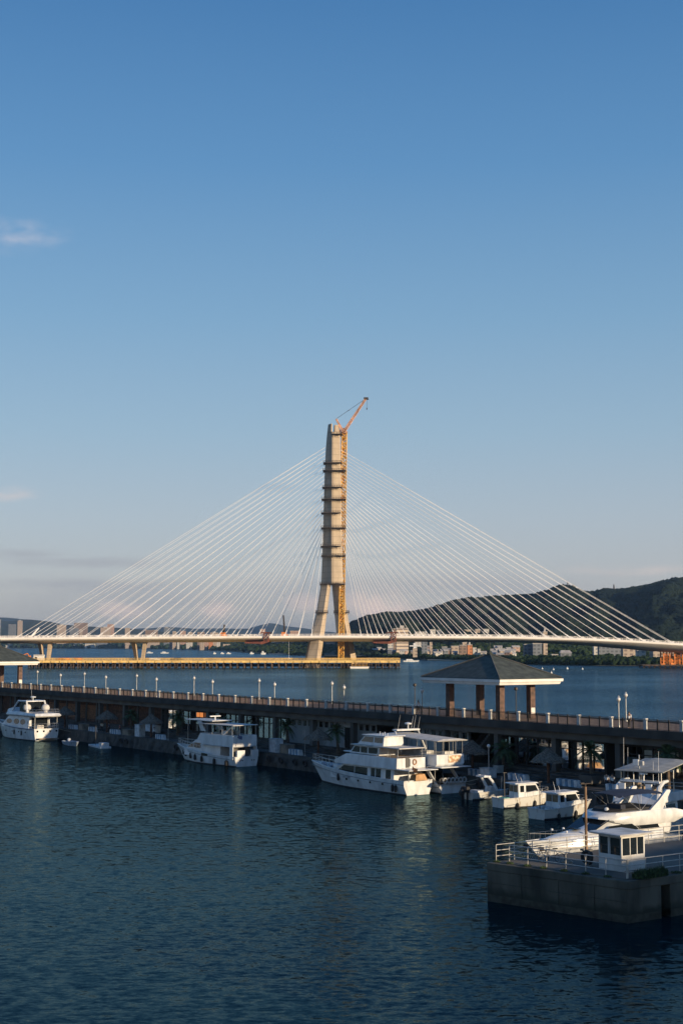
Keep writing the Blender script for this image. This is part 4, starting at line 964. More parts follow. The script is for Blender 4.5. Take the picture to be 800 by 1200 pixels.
# ------------------------------------------------------------------ boats.  Local axes: X from stern to bow, Y to port, Z up from the water
def hull_parts(t, L_, B, fs, fb, mt=WHITE, rake=1.2, full=.45, boot=.12, deck=None, bul=.35, stern_w=.92, N=22, dk=TEAK, flare=.16, sheer_pow=1.8, pointy=2.2):
    def hb(s): return B/2*(lerp(stern_w,1,min(1,s/.3)) if s < .3 else 1 - max(0,(s-full)/(1-full))**pointy)
    def zs(s): return fs+(fb-fs)*s**sheer_pow
    secs = []; sheer = []; low = []
    for i in range(N+1):
        s = i/N; h = max(.03, hb(s)); z = zs(s); xs = s*L_ + rake*s**3; xw = s*L_*(.985) - .0; hw = max(.02, h*(1-flare) * (1-.25*max(0,(s-.6)/.4)**1.5))
        xm = lerp(xw, xs, .6)
        P = [(xs,h,z),(xm,h*.985,z*.6+.05),(xw,hw,boot),(xw-.05,hw*.97,-.12),(xw-.3*s,hw*.55,-.55)]
        secs.append(P+[(x,-y,zz) for x, y, zz in reversed(P)]); sheer.append((xs,h,z)); low.append((xs,h,z))
    m = MB(); n = 10
    vs = [p for q in secs for p in q]; fs_ = []; mi = []
    for i in range(N):
        for j in range(n-1):
            fs_.append((i*n+j, i*n+j+1, (i+1)*n+j+1, (i+1)*n+j)); mi.append(1 if 2 <= j <= 6 else 0)
    fs_.append(tuple(range(n))); mi.append(0)
    m.v, m.f, m.m = vs, fs_, mi
    h = m.build('hull', [mt, BOOT], t, smooth=True)
    d = MB(); vs = []; fs2 = []
    for i in range(N+1):
        x, y, z = sheer[i]; vs += [(x-.02,y*.96,z-bul),(x-.02,-y*.96,z-bul)]
    for i in range(N): fs2.append((2*i,2*i+1,2*i+3,2*i+2))
    d.add(vs, fs2).build('deck', dk, t)
    r = MB()
    for sg in (1,-1): r.path([(x,y*sg*1.004,z) for x, y, z in sheer], .055, 6)
    r.tube((0,sheer[0][1],sheer[0][2]),(0,-sheer[0][1],sheer[0][2]),.055)
    r.build('rub_rail', mt, t, smooth=True)
    return hb, zs
def house(t, prof, wb, wt, name='cabin', mt=WHITE, zb=None, ztp=None, bevel=.04):
    """cabin from a side outline (x,z); half width runs from wb at its foot to wt at its top"""
    zl = min(p[1] for p in prof); zh = max(p[1] for p in prof)
    wf = lambda z: lerp(wb, wt, (z-zl)/(zh-zl) if zh > zl else 0)
    m = MB().loft([[(x, wf(z), z) for x, z in prof], [(x, -wf(z), z) for x, z in prof]])
    return m.build(name, mt, t, bevel=bevel), wf
def side_panes(parent, wf, polys, both=True, mt=GLASS, name='window'):
    for poly in polys:
        for sg in ((1,-1) if both else (1,)):
            MB().loft([[(x, sg*(wf(z)-.02), z) for x, z in poly], [(x, sg*(wf(z)+.012), z) for x, z in poly]]).build(name, mt, parent)
def front_panes(parent, a, b, w_, n=3, mt=GLASS, gap=.08, off=.015, name='windscreen'):
    """panes on a sloping front from (x,z)=a low to b high, half width w_"""
    nx, nz = (b[1]-a[1]), -(b[0]-a[0]); l = math.hypot(nx,nz) or 1; nx, nz = nx/l*off, nz/l*off
    for i in range(n):
        y0, y1 = -w_+2*w_*i/n+gap/2, -w_+2*w_*(i+1)/n-gap/2
        p = [(a[0],y0,a[1]),(a[0],y1,a[1]),(b[0],y1,b[1]),(b[0],y0,b[1])]
        MB().loft([[(x-nx,y,z-nz) for x, y, z in p],[(x+nx,y,z+nz) for x, y, z in p]]).build(name, mt, parent)
def rail(t, pts, h, rows=(1.0,), step=1.0, r=.022, mt=CHROME, name='railing', post=True):
    m = MB(); pts = [Vector(p) for p in pts]
    for f in rows: m.path([p+Vector((0,0,h*f)) for p in pts], r, 5)
    if post:
        for a, b in zip(pts, pts[1:]):
            n = max(1, int((b-a).length/step))
            for i in range(n+(b is pts[-1])): p = lerp(a,b,i/n); m.tube(p, p+Vector((0,0,h)), r*.9, n=5)
    return m.build(name, mt, t)
def bow_rail(t, L_, hb, zs, s0, h, rake, rows=(1.0,.5), ins=.9, r=.02):
    for sg in (1,-1):
        rail(t, [(s*L_+rake*s**3-.1, sg*max(.04,hb(s))*ins, zs(s)) for s in [lerp(s0,.985,i/8) for i in range(9)]], h, rows, 1.1, r)
def fenders(t, L_, hb, zs, ss, sg=1, sz=.16):
    for s in ss:
        x, y, z = s*L_, sg*(hb(s)+.06), zs(s)
        f = MB().lathe([(.03,z-.45),(sz,z-.6),(sz,z-1.15),(.03,z-1.3)],8).tube((0,0,z-.45),(0,-sg*.1,z),.015,n=4); f.v = [(a+x,b+y,c) for a,b,c in f.v]; f.build('fender', BLACK, t)
def plate(t, x0, x1, y0, y1, z, th, name, mt=WHITE, bevel=.03, m=None): return MB().box(x0,y0,z,x1,y1,z+th).build(name, mt, t, bevel=bevel)
def posts(t, pts, z0, z1, r=.03, name='canopy_post', mt=CHROME):
    for x, y in pts: MB().tube((x,y,z0),(x,y,z1),r,n=6).build(name, mt, t)
def radar(t, x, y, z, r=.42): 
    MB().lathe([(.08,z),(.07,z+.5)],8,(x,y)).lathe([(.05,z+.5),(r,z+.53),(r,z+.68),(.05,z+.78)],14,(x,y)).build('radar_dome', WHITE, t, smooth=True)
def antenna(t, x, y, z, h, lean=.1, r=.02): MB().tube((x,y,z),(x-lean*h,y,z+h),r,r*.5,5).build('antenna', WHITE, t)
def lifering(t, x, y, z, mt, axis='x'):
    m = MB(); n = 14; secs = []
    for i in range(n+1):
        a = 2*math.pi*i/n; q = [((.28+.08*math.cos(b))*math.cos(a), .08*math.sin(b), (.28+.08*math.cos(b))*math.sin(a)) for b in [2*math.pi*j/6 for j in range(6)]]
        secs.append([(x+v, y+u, z+w_) if axis == 'x' else (x+u, y+v, z+w_) for u, v, w_ in q])
    return m.loft(secs, cap=False).build('life_ring', mt, t, smooth=True)
SALMON = mat('orange_life_ring', (.75,.22,.06), .5); BLUEC = mat('pale_blue_cloth', (.28,.34,.42), .8, var=.15, scale=2)
def boat(name, label, cat, loc, rz): return thing(name, label, cat, loc, rz)
def text_on(body, size, loc, rot, parent, mt, name='lettering'):
    c = bpy.data.curves.new(name, 'FONT'); c.body = body; c.size = size; c.extrude = .004; c.align_x = 'CENTER'; c.align_y = 'CENTER'; c.resolution_u = 2
    q = bpy.data.objects.new(name, c); COL.objects.link(q); bpy.context.view_layer.update()
    me = bpy.data.meshes.new_from_object(q.evaluated_get(bpy.context.evaluated_depsgraph_get())); bpy.data.objects.remove(q)
    o = bpy.data.objects.new(name, me); COL.objects.link(o); me.materials.clear(); me.materials.append(mt); o.location = loc; o.rotation_euler = rot; o.parent = parent; return o
INK = mat('dark_blue_lettering', (.03,.06,.15), .6)
# ---- C: big three-decked excursion boat, bow to the left
bc = boat('excursion_boat', 'largest white three decked excursion boat, moored in the middle with its bow to the left', 'boat', q2w(-30.9,11.35), QRZ-R(1)); bc.scale = (1.19,.82,1)
hb, zs = hull_parts(bc, 16.4, 5.2, 1.55, 2.35, rake=1.7, bul=.55, flare=.2)
c1, wf = house(bc, [(1.9,.9),(1.9,2.68),(10.3,2.68),(12.6,1.7),(12.6,.9)], 2.05, 1.95, 'main_cabin')
side_panes(c1, wf, [[(6.2,1.62),(6.2,2.5),(8.3,2.5),(8.3,1.62)],[(8.4,1.62),(8.4,2.5),(10.2,2.5),(11.6,1.66)]])
side_panes(c1, wf, [[(4.0,1.5),(4.0,2.55),(4.8,2.55),(4.8,1.5)],[(4.95,1.5),(4.95,2.55),(5.6,2.55),(5.6,1.5)],[(2.4,1.5),(2.4,2.55),(3.2,2.55),(3.2,1.5)]])
front_panes(c1, (10.4,2.62), (12.4,1.76), 1.7, 3)
plate(bc, -.9, 3.2, -2.45, 2.45, 2.70, .10, 'upper_deck_plate')
posts(bc, [(-.6,2.2),(-.6,-2.2)], 1.5, 2.70, .045)
bw, wf2 = house(bc, [(1.0,2.82),(1.0,3.95),(8.0,3.95),(9.4,3.9),(11.4,3.05),(11.4,2.70),(1.3,2.70)], 2.5, 2.42, 'upper_deck_bulwark')
MB().box(1.25,-2.2,3.96,7.9,2.2,3.97).build('upper_deck_floor', TEAK, bw)
sal, wf3 = house(bc, [(4.4,3.98),(4.4,4.92),(8.6,4.92),(9.4,3.98)], 1.8, 1.75, 'upper_saloon')
side_panes(sal, wf3, [[(4.7,4.15),(4.7,4.8),(6.2,4.8),(6.2,4.15)],[(6.4,4.15),(6.4,4.8),(7.5,4.8),(7.5,4.15)],[(7.65,4.15),(7.65,4.8),(8.5,4.8),(9.05,4.15)]])
front_panes(sal, (9.33,4.1), (8.68,4.84), 1.5, 3)
plate(bc, .9, 8.9, -2.15, 2.15, 4.94, .11, 'awning_roof', OFFW); plate(bc, 8.9, 11.3, -1.0, 1.0, 3.97, .1, 'forward_visor')
posts(bc, [(1.2,2.05),(1.2,-2.05),(2.8,2.05),(2.8,-2.05),(4.2,2.05),(4.2,-2.05)], 3.96, 4.94, .035)
MB().box(1.4,-2.0,4.0,4.35,-1.97,4.9).build('side_curtain', BLUEC, bc)
pil, wf4 = house(bc, [(3.8,5.06),(3.8,6.12),(7.0,6.12),(8.1,5.06)], 1.75, 1.6, 'pilothouse')
side_panes(pil, wf4, [[(4.0,5.4),(4.0,6.0),(5.3,6.0),(5.3,5.4)],[(5.5,5.4),(5.5,6.0),(6.9,6.0),(7.55,5.4)]])
front_panes(pil, (7.72,5.42), (7.1,6.02), 1.4, 3)
plate(bc, 3.5, 7.4, -1.75, 1.75, 6.13, .09, 'pilothouse_roof')
for x in (4.2,5,5.8,6.6): MB().lathe([(.05,6.22),(.05,6.36),(.11,6.42),(.02,6.5)],6,(x,.6*(1 if x < 5.5 else -1))).build('roof_light', WHITE, bc)
MB().box(.85,-1.0,3.05,.99,.35,3.85).build('stern_locker', WHITE, bc); MB().box(.95,.4,2.9,.995,1.0,3.95).build('locker_side', BEAMM, bc)
lifering(bc, .80, -.35, 3.5, mat('faded_tan_ring', (.42,.24,.14), .7))
MB().loft([[(-.3,-1.3,1.56),(.7,-1.3,1.56),(.7,.7,1.56),(-.3,.7,1.56)],[(-.1,-1.0,2.25),(.5,-1.0,2.3),(.5,.5,2.2),(-.1,.4,2.2)]]).build('tan_seat_stack', mat('tan_cushion', (.50,.30,.15), .8, var=.2), bc)
MB().box(2.0,1.2,1.2,2.2,2.0,2.6).build('aft_bulkhead_light_panel', WHITE, bc)
bow_rail(bc, 16.4, hb, zs, .62, .85, 1.7)
rail(bc, [(1.1,2.3,3.95),(4.3,2.3,3.95)], .35, (1.0,), 1.0); rail(bc, [(.95,2.3,3.95),(.95,-2.3,3.95)], .2, (1.0,), 1.2)
fenders(bc, 16.4, hb, zs, (.66,.10,.07), 1, .17)
m = MB()
for i in range(9): a = random.uniform(12.6,15.4); m.ball((a,random.uniform(-.9,.9)*(1-(a-12.6)/5),zs(.8)-.2+random.uniform(0,.35)),random.uniform(.22,.42),8,5,.7)
m.build('foredeck_gear', BLUEC, bc); MB().box(12.3,-1.1,1.5,13.0,1.1,2.35).build('foredeck_locker', WHITE, bc)
MB().lathe([(.1,2.0),(.08,3.0),(.2,3.02),(.2,3.1)],8,(13.6,0)).build('windlass_post', CHROME, bc)
text_on('BM TX', .42, (13.4,hb(.82)+.06,1.78), (R(90),0,R(166)), bc, INK); text_on('OO  OO', .34, (9.2,hb(.56)+.035,1.22), (R(90),0,R(180)), bc, INK)
# ---- D: canopy boat moored beside it
bd = boat('canopy_boat', 'white boat with long flat upper canopy and radar arch, moored behind the largest boat', 'boat', q2w(-31.7,7.1), QRZ-R(.5)); bd.scale = (1.12,.92,1)
hb, zs = hull_parts(bd, 15.5, 4.5, 1.0, 2.2, rake=1.5, bul=.3)
c1, wf = house(bd, [(3.2,.8),(3.6,2.95),(9.8,2.95),(11.8,1.6),(11.8,.8)], 1.85, 1.75, 'main_cabin')
side_panes(c1, wf, [[(4.2,1.8),(4.2,2.7),(6.2,2.7),(6.2,1.8)],[(6.4,1.8),(6.4,2.7),(9.6,2.7),(10.8,1.8)]])
MB().box(3.15,-1.5,.9,3.19,1.5,2.8).build('aft_doors', GLASS, c1)
house(bd, [(.5,2.98),(.3,3.2),(.3,4.25),(9.3,4.25),(10.8,3.1),(10.8,2.97)], 2.15, 2.15, 'upper_deck_bulwark', bevel=.12)
plate(bd, -.6, 3.6, -2.3, 2.3, 2.86, .1, 'upper_deck_plate')
MB().loft([[(0,-2.3,5.72),(0,2.3,5.72),(9.0,2.3,6.0),(9.0,-2.3,6.0)],[(-.1,-2.35,5.82),(-.1,2.35,5.82),(9.0,2.35,6.12),(9.0,-2.35,6.12)],[(.2,-1.2,5.98),(.2,1.2,5.98),(8.8,1.2,6.24),(8.8,-1.2,6.24)]]).build('canopy', OFFW, bd)
posts(bd, [(x,y) for x in (.5,2.0,3.5,5.0,6.5,8.0) for y in (2.05,-2.05)]+[(.5,0),(.5,1),(.5,-1)], 4.2, 5.73, .03)
m = MB(); m.path([(6.4,2.0,4.3),(7.6,1.8,6.6),(7.6,-1.8,6.6),(6.4,-2.0,4.3)],[.13]*4,8); m.box(7.2,-1.8,6.5,8.0,1.8,6.68); m.build('radar_arch', WHITE, bd)
radar(bd, 7.6, -.3, 6.68, .4)
for x, y, h in ((7.5,1.4,1.7),(7.7,-.9,1.5),(7.6,-1.2,1.6),(7.4,-1.7,1.4)): antenna(bd, x, y, 6.68, h, .25)
MB().box(.24,-1.55,3.35,.29,.35,4.15).build('graffiti_panel', mat('tan_patterned_panel', (.75,.62,.45), .6, col2=(.38,.22,.12), scale=3, lo=.45, hi=.6), bd)
for sg in (1,-1): MB().loft([[(.4,sg*1.95,.9),(.8,sg*1.95,.9),(2.8,sg*1.95,2.9),(2.2,sg*1.95,2.9)],[(.4,sg*1.8,.9),(.8,sg*1.8,.9),(2.8,sg*1.8,2.9),(2.2,sg*1.8,2.9)]]).build('stern_support', WHITE, bd)
m = MB(); 
for sg in (1,-1): m.path([(-.1,sg*2.1,.8),(-.15,sg*2.1,1.6),(-.1,sg*1.8,1.75)],.06,6)
m.box(-.25,-1.9,1.35,-.12,1.9,1.78); m.build('stern_rack', BEAMM, bd)
for y in (-1.5,-.9,-.3,.3,.9,1.5): lifering(bd, -.34, y, 1.45, POSTM)
rail(bd, [(.4,2.1,4.25),(4.2,2.1,4.25)], .3, (1.0,), 1.2); MB().box(.7,-.9,4.26,1.4,.5,4.55).box(2.6,.4,4.26,3.4,1.5,4.55).build('upper_seat', OFFW, bd)
bow_rail(bd, 15.5, hb, zs, .66, .8, 1.5)
# ---- B: small cruiser with upper deck awning
bb = boat('cabin_cruiser', 'small white two decked cruiser with flat awning and dark fenders, moored alone left of centre', 'boat', q2w(11.3,7.8), QRZ+R(5)); bb.scale = (1.25,.98,1.04)
hb, zs = hull_parts(bb, 12.2, 4.3, 1.25, 2.15, rake=1.3, bul=.4, flare=.12)
c1, wf = house(bb, [(3.2,.9),(3.2,2.5),(6.6,2.5),(6.9,3.1),(8.0,3.1),(10.2,1.75),(10.2,.9)], 1.65, 1.45, 'cabin')
side_panes(c1, wf, [[(7.0,2.0),(7.0,2.65),(8.3,2.65),(8.3,2.0)],[(8.4,2.0),(8.4,2.62),(8.75,2.55),(9.6,2.0)]])
front_panes(c1, (8.12,3.02), (10.0,1.88), 1.2, 3)
house(bb, [(.4,2.55),(.3,2.6),(.3,4.0),(6.2,4.0),(6.4,2.6)], 2.05, 2.05, 'upper_deck_bulwark', bevel=.03)
plate(bb, .3, 6.6, -2.1, 2.1, 2.50, .05, 'upper_deck_plate')
for sg in (1,-1): MB().box(.3,sg*2.02-.06,.9,.9,sg*2.02+.06,2.5).build('side_wing', WHITE, bb)
MB().box(1.2,-1.6,.9,1.4,1.6,2.5).build('aft_bulkhead', BEAMM, bb); MB().box(1.14,-.7,.95,1.19,0,2.35).build('aft_door', GLASS, bb)
for y0, y1 in ((-2.0,-.9),(.3,1.6)): MB().box(-.05,y0,1.2,.25,y1,2.1).build('transom_locker', WHITE, bb)
plate(bb, .2, 7.0, -2.15, 2.15, 5.25, .09, 'awning', OFFW)
posts(bb, [(x,y) for x in (.5,2.4,4.3) for y in (2.0,-2.0)]+[(.5,-.7),(.5,.7)], 4.0, 5.25, .035)
m = MB(); m.tube((.5,2.0,5.2),(2.2,2.0,4.02),.06); m.build('awning_brace', WHITE, bb)
m = MB(); m.prism_xz([(6.0,4.3),(6.9,5.62),(7.6,5.62),(6.9,4.3)], 1.5, 1.65).prism_xz([(6.0,4.3),(6.9,5.62),(7.6,5.62),(6.9,4.3)], -1.65, -1.5); m.build('arch_leg', WHITE, bb)
plate(bb, 4.6, 10.0, -1.7, 1.7, 5.63, .11, 'bridge_roof'); MB().box(5.4,-1.4,5.2,6.6,1.4,5.62).build('bridge_screen', GLASS, bb)
house(bb, [(6.3,3.1),(6.3,4.0),(7.4,4.0),(7.9,3.1)], 1.4, 1.3, 'bridge_console'); posts(bb, [(9.6,1.5),(9.6,-1.5)], 2.4, 5.63, .03)
MB().lathe([(.12,5.74),(.10,6.15)],8,(6.0,0)).box(5.9,-.9,6.16,6.1,.9,6.3).build('radar_scanner', WHITE, bb)
m = MB()
for i in range(7): m.box(3.0+random.uniform(-1,1.4),-1.6+i*.45,4.0,3.5+random.uniform(-1,1.4),-1.3+i*.45,4.5)
m.build('deck_chairs', OFFW, bb)
side_panes(bb, lambda z: hb(.36)+.0, [[(5.0,1.05),(5.0,1.45),(6.2,1.45),(6.2,1.05)]], both=False)
fenders(bb, 12.2, hb, zs, (.30,.50,.62,.72), 1, .17); fenders(bb, 12.2, hb, zs, (.86,.93), 1, .26); fenders(bb, 12.2, hb, zs, (.12,), 1, .24)
bow_rail(bb, 12.2, hb, zs, .55, .8, 1.3)
for y in (-1.3,-.9,.7,1.1): MB().box(-.03,y-.09,.72,-.005,y+.09,.86).build('exhaust_port', BLACK, bb)
# ---- A: motor yacht at the left edge
ba = boat('motor_yacht', 'white motor yacht with oval windows and two satellite domes, cut off at the left edge', 'boat', on(54.5,867.8), QRZ+R(4))
hb, zs = hull_parts(ba, 17, 5.0, 2.0, 2.9, rake=1.6, bul=.15, flare=.1, sheer_pow=2.4)
c1, wf = house(ba, [(2.6,1.9),(2.6,4.0),(10.5,4.0),(13.0,2.4),(13.0,1.9)], 2.1, 1.9, 'cabin', bevel=.08)
def oval(cx, cz, a, b, n=14): return [(cx+a*math.cos(2*math.pi*i/n), cz+b*math.sin(2*math.pi*i/n)) for i in range(n)]
side_panes(c1, wf, [oval(5.0,3.05,1.0,.48), oval(7.4,3.05,1.05,.48), oval(10.2,3.0,1.1,.4), oval(3.1,3.0,.12,.35)])
MB().loft([[(-.4,-2.3,4.02),(11.0,-2.1,4.02),(11.0,2.1,4.02),(-.4,2.3,4.02)],[(-.7,-2.5,4.25),(11.2,-2.2,4.25),(11.2,2.2,4.25),(-.7,2.5,4.25)],[(-.2,-2.3,4.62),(10.8,-2.0,4.8),(10.8,2.0,4.8),(-.2,2.3,4.62)]]).build('flybridge_deck', WHITE, ba, bevel=.05)
m = MB()
for sg in (1,-1): m.path([(9.4,sg*1.9,4.7),(7.4,sg*1.7,6.6),(4.2,sg*1.7,6.6),(3.6,sg*1.9,4.7)],[.16,.16,.16,.2],8)
m.box(4.2,-1.75,6.5,7.5,1.75,6.68); m.build('radar_arch', WHITE, ba)
MB().box(5.0,-1.5,4.8,7.2,1.5,6.48).build('bridge_screen', GLASS, ba)
for x, y in ((5.2,1.1),(2.2,-.9)): MB().lathe([(.35,4.7),(.3,4.95),(.62,5.15),(.72,5.5),(.6,5.9),(.25,6.12),(.02,6.16)],14,(x,y)).build('satellite_dome', OFFW, ba, smooth=True)
radar(ba, 5.2, 0, 6.68, .5); antenna(ba, 4.8, .4, 6.9, 1.7, -.2)
rail(ba, [(3.4,2.1,4.6),(-.3,2.2,4.6),(-.3,-2.2,4.6),(3.4,-2.1,4.6)], .7, (1.0,.5), 1.0)
house(ba, [(10.0,4.7),(10.0,5.4),(11.8,5.1),(12.2,4.7)], 1.5, 1.3, 'bridge_fairing')
MB().box(1.0,-2.0,2.0,2.55,2.0,2.05).box(2.45,-1.5,2.05,2.55,1.5,3.8).build('aft_bulkhead', GLASS, ba)
for y in (-1.9,-.7,.5,1.7): MB().box(-.04,y-.16,1.45,.01,y+.16,1.75).build('porthole', GLASS, ba)
rail(ba, [(2.4,2.4,2.0),(.1,2.3,2.0),(.1,-2.3,2.0),(2.4,-2.4,2.0)], .85, (1.0,.5), .7, .03)
posts(ba, [(.2,2.1),(.2,-2.1)], 2.0, 4.0, .05); MB().box(.4,.3,2.0,1.2,1.6,2.6).build('aft_seat', OFFW, ba)
m = MB(); m.path([(i*.5, hb(i*.5/17)+.04, zs(i*.5/17)-.12) for i in range(32)], .06, 5).build('blue_stripe', INK, ba)
fenders(ba, 17, hb, zs, (.26,.42), 1, .12)
MB().box(-1.1,-1.9,.28,0,1.9,.42).build('swim_platform', TEAK, ba)
# ---- E: open skiff with outboard and white arch
NB_RZ = math.atan2(.573,.8195)
be = boat('open_skiff', 'open grey white skiff with white arch and black outboard, bow to the quay', 'boat', on(548,937), NB_RZ-R(4))
hb, zs = hull_parts(be, 6.0, 2.1, .75, 1.05, rake=.6, bul=.35, mt=WHITE2, dk=WPAINT)
def outboard(t, x, y, z):
    MB().loft([[(x-.25,y-.2,z),(x+.15,y-.2,z),(x+.15,y+.2,z),(x-.25,y+.2,z)],[(x-.32,y-.24,z+.35),(x+.2,y-.24,z+.4),(x+.2,y+.24,z+.4),(x-.32,y+.24,z+.35)],[(x-.2,y-.16,z+.62),(x+.12,y-.16,z+.66),(x+.12,y+.16,z+.66),(x-.2,y+.16,z+.62)]]).box(x-.12,y-.08,z-1.0,x+.06,y+.08,z).build('outboard_motor', BLACK, t, bevel=.04)
outboard(be, -.3, .35, .75); outboard(be, -.3, -.35, .78); outboard(be, -.75, .0, .45)
m = MB()
for sg in (1,-1): m.path([(3.3,sg*.85,.8),(2.6,sg*.8,1.9),(2.2,sg*.7,2.35),(1.8,sg*.5,2.4)],[.16,.16,.15,.13],8)
m.box(1.6,-.75,2.3,2.5,.75,2.46); m.build('white_arch', WHITE, be, smooth=False)
MB().box(.8,-.7,.45,1.5,.7,.95).box(2.6,-.5,.45,3.4,.5,1.25).build('seat_box', WPAINT, be); MB().box(3.6,-.6,.6,5.0,.6,.85).build('front_cover', WPAINT, be)
MB().tube((4.6,.2,.7),(4.7,.2,2.2),.035).build('short_mast', CHROME, be)
# ---- F, G: two small fishing boats with wheelhouses
def fishing(label, loc, rz, L_, B, mast_x, lit):
    t = boat('fishing_boat', label, 'boat', loc, rz); hb, zs = hull_parts(t, L_, B, .95, 1.35, rake=.7, bul=.3, mt=WHITE2, dk=WPAINT, flare=.1)
    k = L_/7
    c, wf = house(t, [(2.2*k,.75),(2.2*k,2.32),(4.7*k,2.32),(5.2*k,1.55),(5.9*k,1.45),(5.9*k,.75)], B*.36, B*.33, 'wheelhouse', bevel=.06)
    side_panes(c, wf, [[(2.45*k,1.5),(2.45*k,2.15),(3.0*k,2.15),(3.0*k,1.5)],[(3.25*k,1.5),(3.25*k,2.15),(4.6*k,2.15),(4.98*k,1.55)]])
    front_panes(c, (5.12*k,1.62), (4.75*k,2.22), B*.27, 2)
    for y0, y1 in ((-B*.3,-.05),(.05,B*.3)): MB().box(2.2*k-.03,y0,1.5,2.2*k-.004,y1,2.15).build('rear_window', mat('tan_curtain_glass', (.22,.15,.09), .2, var=.2), c)
    MB().box(2.2*k-.025,.02,.8,2.2*k-.004,.55,1.45).build('cabin_door', WPAINT, c)
    MB().loft([[(1.7*k,-B*.4,2.33),(5.0*k,-B*.37,2.33),(5.0*k,B*.37,2.33),(1.7*k,B*.4,2.33)],[(1.75*k,-B*.36,2.42),(4.8*k,-B*.33,2.45),(4.8*k,B*.33,2.45),(1.75*k,B*.36,2.42)]]).build('cabin_roof', WHITE, t)
    MB().tube((mast_x,.1,.7),(mast_x,.1,3.5),.05,.035).tube((mast_x-.15,.1,3.45),(mast_x+.3,.1,3.45),.03).build('mast', BEAMM, t)
    for x, h in ((3.0*k,.9),(3.6*k,.5)): antenna(t, x, .3, 2.42, h, .35, .025)
    rail(t, [(5.4*k,-B*.38,1.2),(6.6*k,-B*.2,1.35),(6.6*k,B*.2,1.35),(5.4*k,B*.38,1.2)], .5, (1.0,.5), .8); rail(t, [(3.2*k,-B*.47,1.0),(5.4*k,-B*.42,1.2)], .5, (1.0,), .9)
    fenders(t, L_, hb, zs, (.25,.6), -1, .16)
    m = MB()
    for i in range(6): m.cbox((random.uniform(.4,1.8), random.uniform(-.7,.7), .85), (random.uniform(.3,.7), random.uniform(.3,.6), random.uniform(.25,.5)), random.uniform(0,2))
    m.build('deck_crates', WPAINT if not lit else mat('green_net_heap', (.12,.36,.30), .9), t)
    return t
fishing('small sunlit fishing boat with wheelhouse and thin mast, rust streaks on its stern', on(583,946.5), NB_RZ-R(6), 6.3, 2.35, .9, True)
fishing('small shaded fishing boat with wheelhouse, nearest to the sleek yacht', on(628,960), NB_RZ+R(3), 6.9, 2.5, .6, False)
# ---- J, K: low skiff and raft at the left quay
t = boat('rowing_skiff', 'low blue grey skiff lying at the quay right of the left yacht', 'boat', on(79,872), QRZ+math.pi-R(12)); hull_parts(t, 6.8, 1.9, .55, .8, rake=.5, mt=BLUEC, bul=.25, dk=WPAINT, boot=.05)
MB().box(1.4,-.8,.42,1.8,.8,.5).box(3.4,-.85,.45,3.8,.85,.53).build('thwart', WPAINT, t); MB().ball((.5,.2,.75),.3,8,5).build('white_bundle', WHITE, t)
t = boat('raft', 'low white work raft with a box and thin pole at the left quay', 'raft', on(117,875.5), QRZ-R(10)); MB().box(-3.6,-.9,-.1,3.6,.9,.3).build('float', WPAINT, t, bevel=.05); MB().box(-3.4,-.6,.301,-1.6,.6,.85).build('box', WPAINT, t); MB().tube((.6,.5,.3),(.6,.5,3.4),.04).build('pole', BEAMM, t)

# mooring lines to the quay
ROPE = mat('grey_rope', (.35,.32,.27), .9)
for b_, pts in ((bc, ((16.6,.2,2.2),(20.5,-5.6,1.75))), (bc, ((.4,-2.2,1.6),(-3.2,-6.6,1.75))), (bd, ((.3,-1.9,1.1),(-2.5,-2.4,1.75))), (bb, ((12.4,.2,2.1),(15.2,-3.2,1.75))), (ba, ((.2,-2.2,2.0),(-3.5,-6.2,1.75)))):
    a, c = Vector(pts[0]), Vector(pts[1]); MB().path([lerp(a,c,i/8)+Vector((0,0,-.45*math.sin(math.pi*i/8))) for i in range(9)], .03, 5).build('mooring_line', ROPE, b_)

# small fittings: cove lines, portholes, cleats, flags
def cove(t, L_, B, fs, fb, rake, full, mtl, dz, stern_w=.92, pw_=2.2, sp=1.8):
    m = MB()
    for sg in (1,-1):
        pts = []
        for i in range(19):
            s_ = i/18; h = B/2*(lerp(stern_w,1,min(1,s_/.3)) if s_ < .3 else 1-max(0,(s_-full)/(1-full))**pw_); pts.append((s_*L_+rake*s_**3-.12*s_, sg*max(.04,h*.985+.015), fs+(fb-fs)*s_**sp-dz))
        m.path(pts, .035, 4)
    m.build('cove_line', mtl, t)
GREYL = mat('grey_cove_line', (.12,.14,.16), .5)
cove(bc, 16.4, 5.2, 1.55, 2.35, 1.7, .45, GREYL, .42); cove(bd, 15.5, 4.5, 1.0, 2.2, 1.5, .45, GREYL, .3); cove(bb, 12.2, 4.3, 1.25, 2.15, 1.3, .45, GREYL, .35)
for b_, xs_, y, z in ((bc,(3.2,5.2,7.2,9.2),2.58,1.0),(ba,(3,5.5,8,10.5),2.5,1.35)):
    for x in xs_: MB().tube((x,y-.06,z),(x,y+.02,z),.13,n=10).build('porthole', GLASS, b_)
for b_, x, z, col in ((bc,-.2,1.6,SALMON),(bb,.3,2.6,INK)):
    MB().tube((x,1.6,z),(x-.5,1.6,z+1.7),.025,n=5).build('flag_staff', CHROME, b_); MB().loft([[(x-.48,1.6,z+1.6),(x-.36,1.6,z+1.15)],[(x-.9,1.72,z+1.45),(x-.85,1.72,z+1.0)],[(x-1.25,1.62,z+1.4),(x-1.2,1.6,z+.98)]], cap=False, closed=False).build('flag', col, b_)
# ------------------------------------------------------------------ concrete pier at the lower right
PA = Vector((.8195,.573,0)); PB = Vector((-.573,.8195,0)); PZ = 2.5; PRZ = math.atan2(PA.y, PA.x)
PO = on(735,1082.5); p1_ = on(571,1056); W_END = (p1_-PO).length
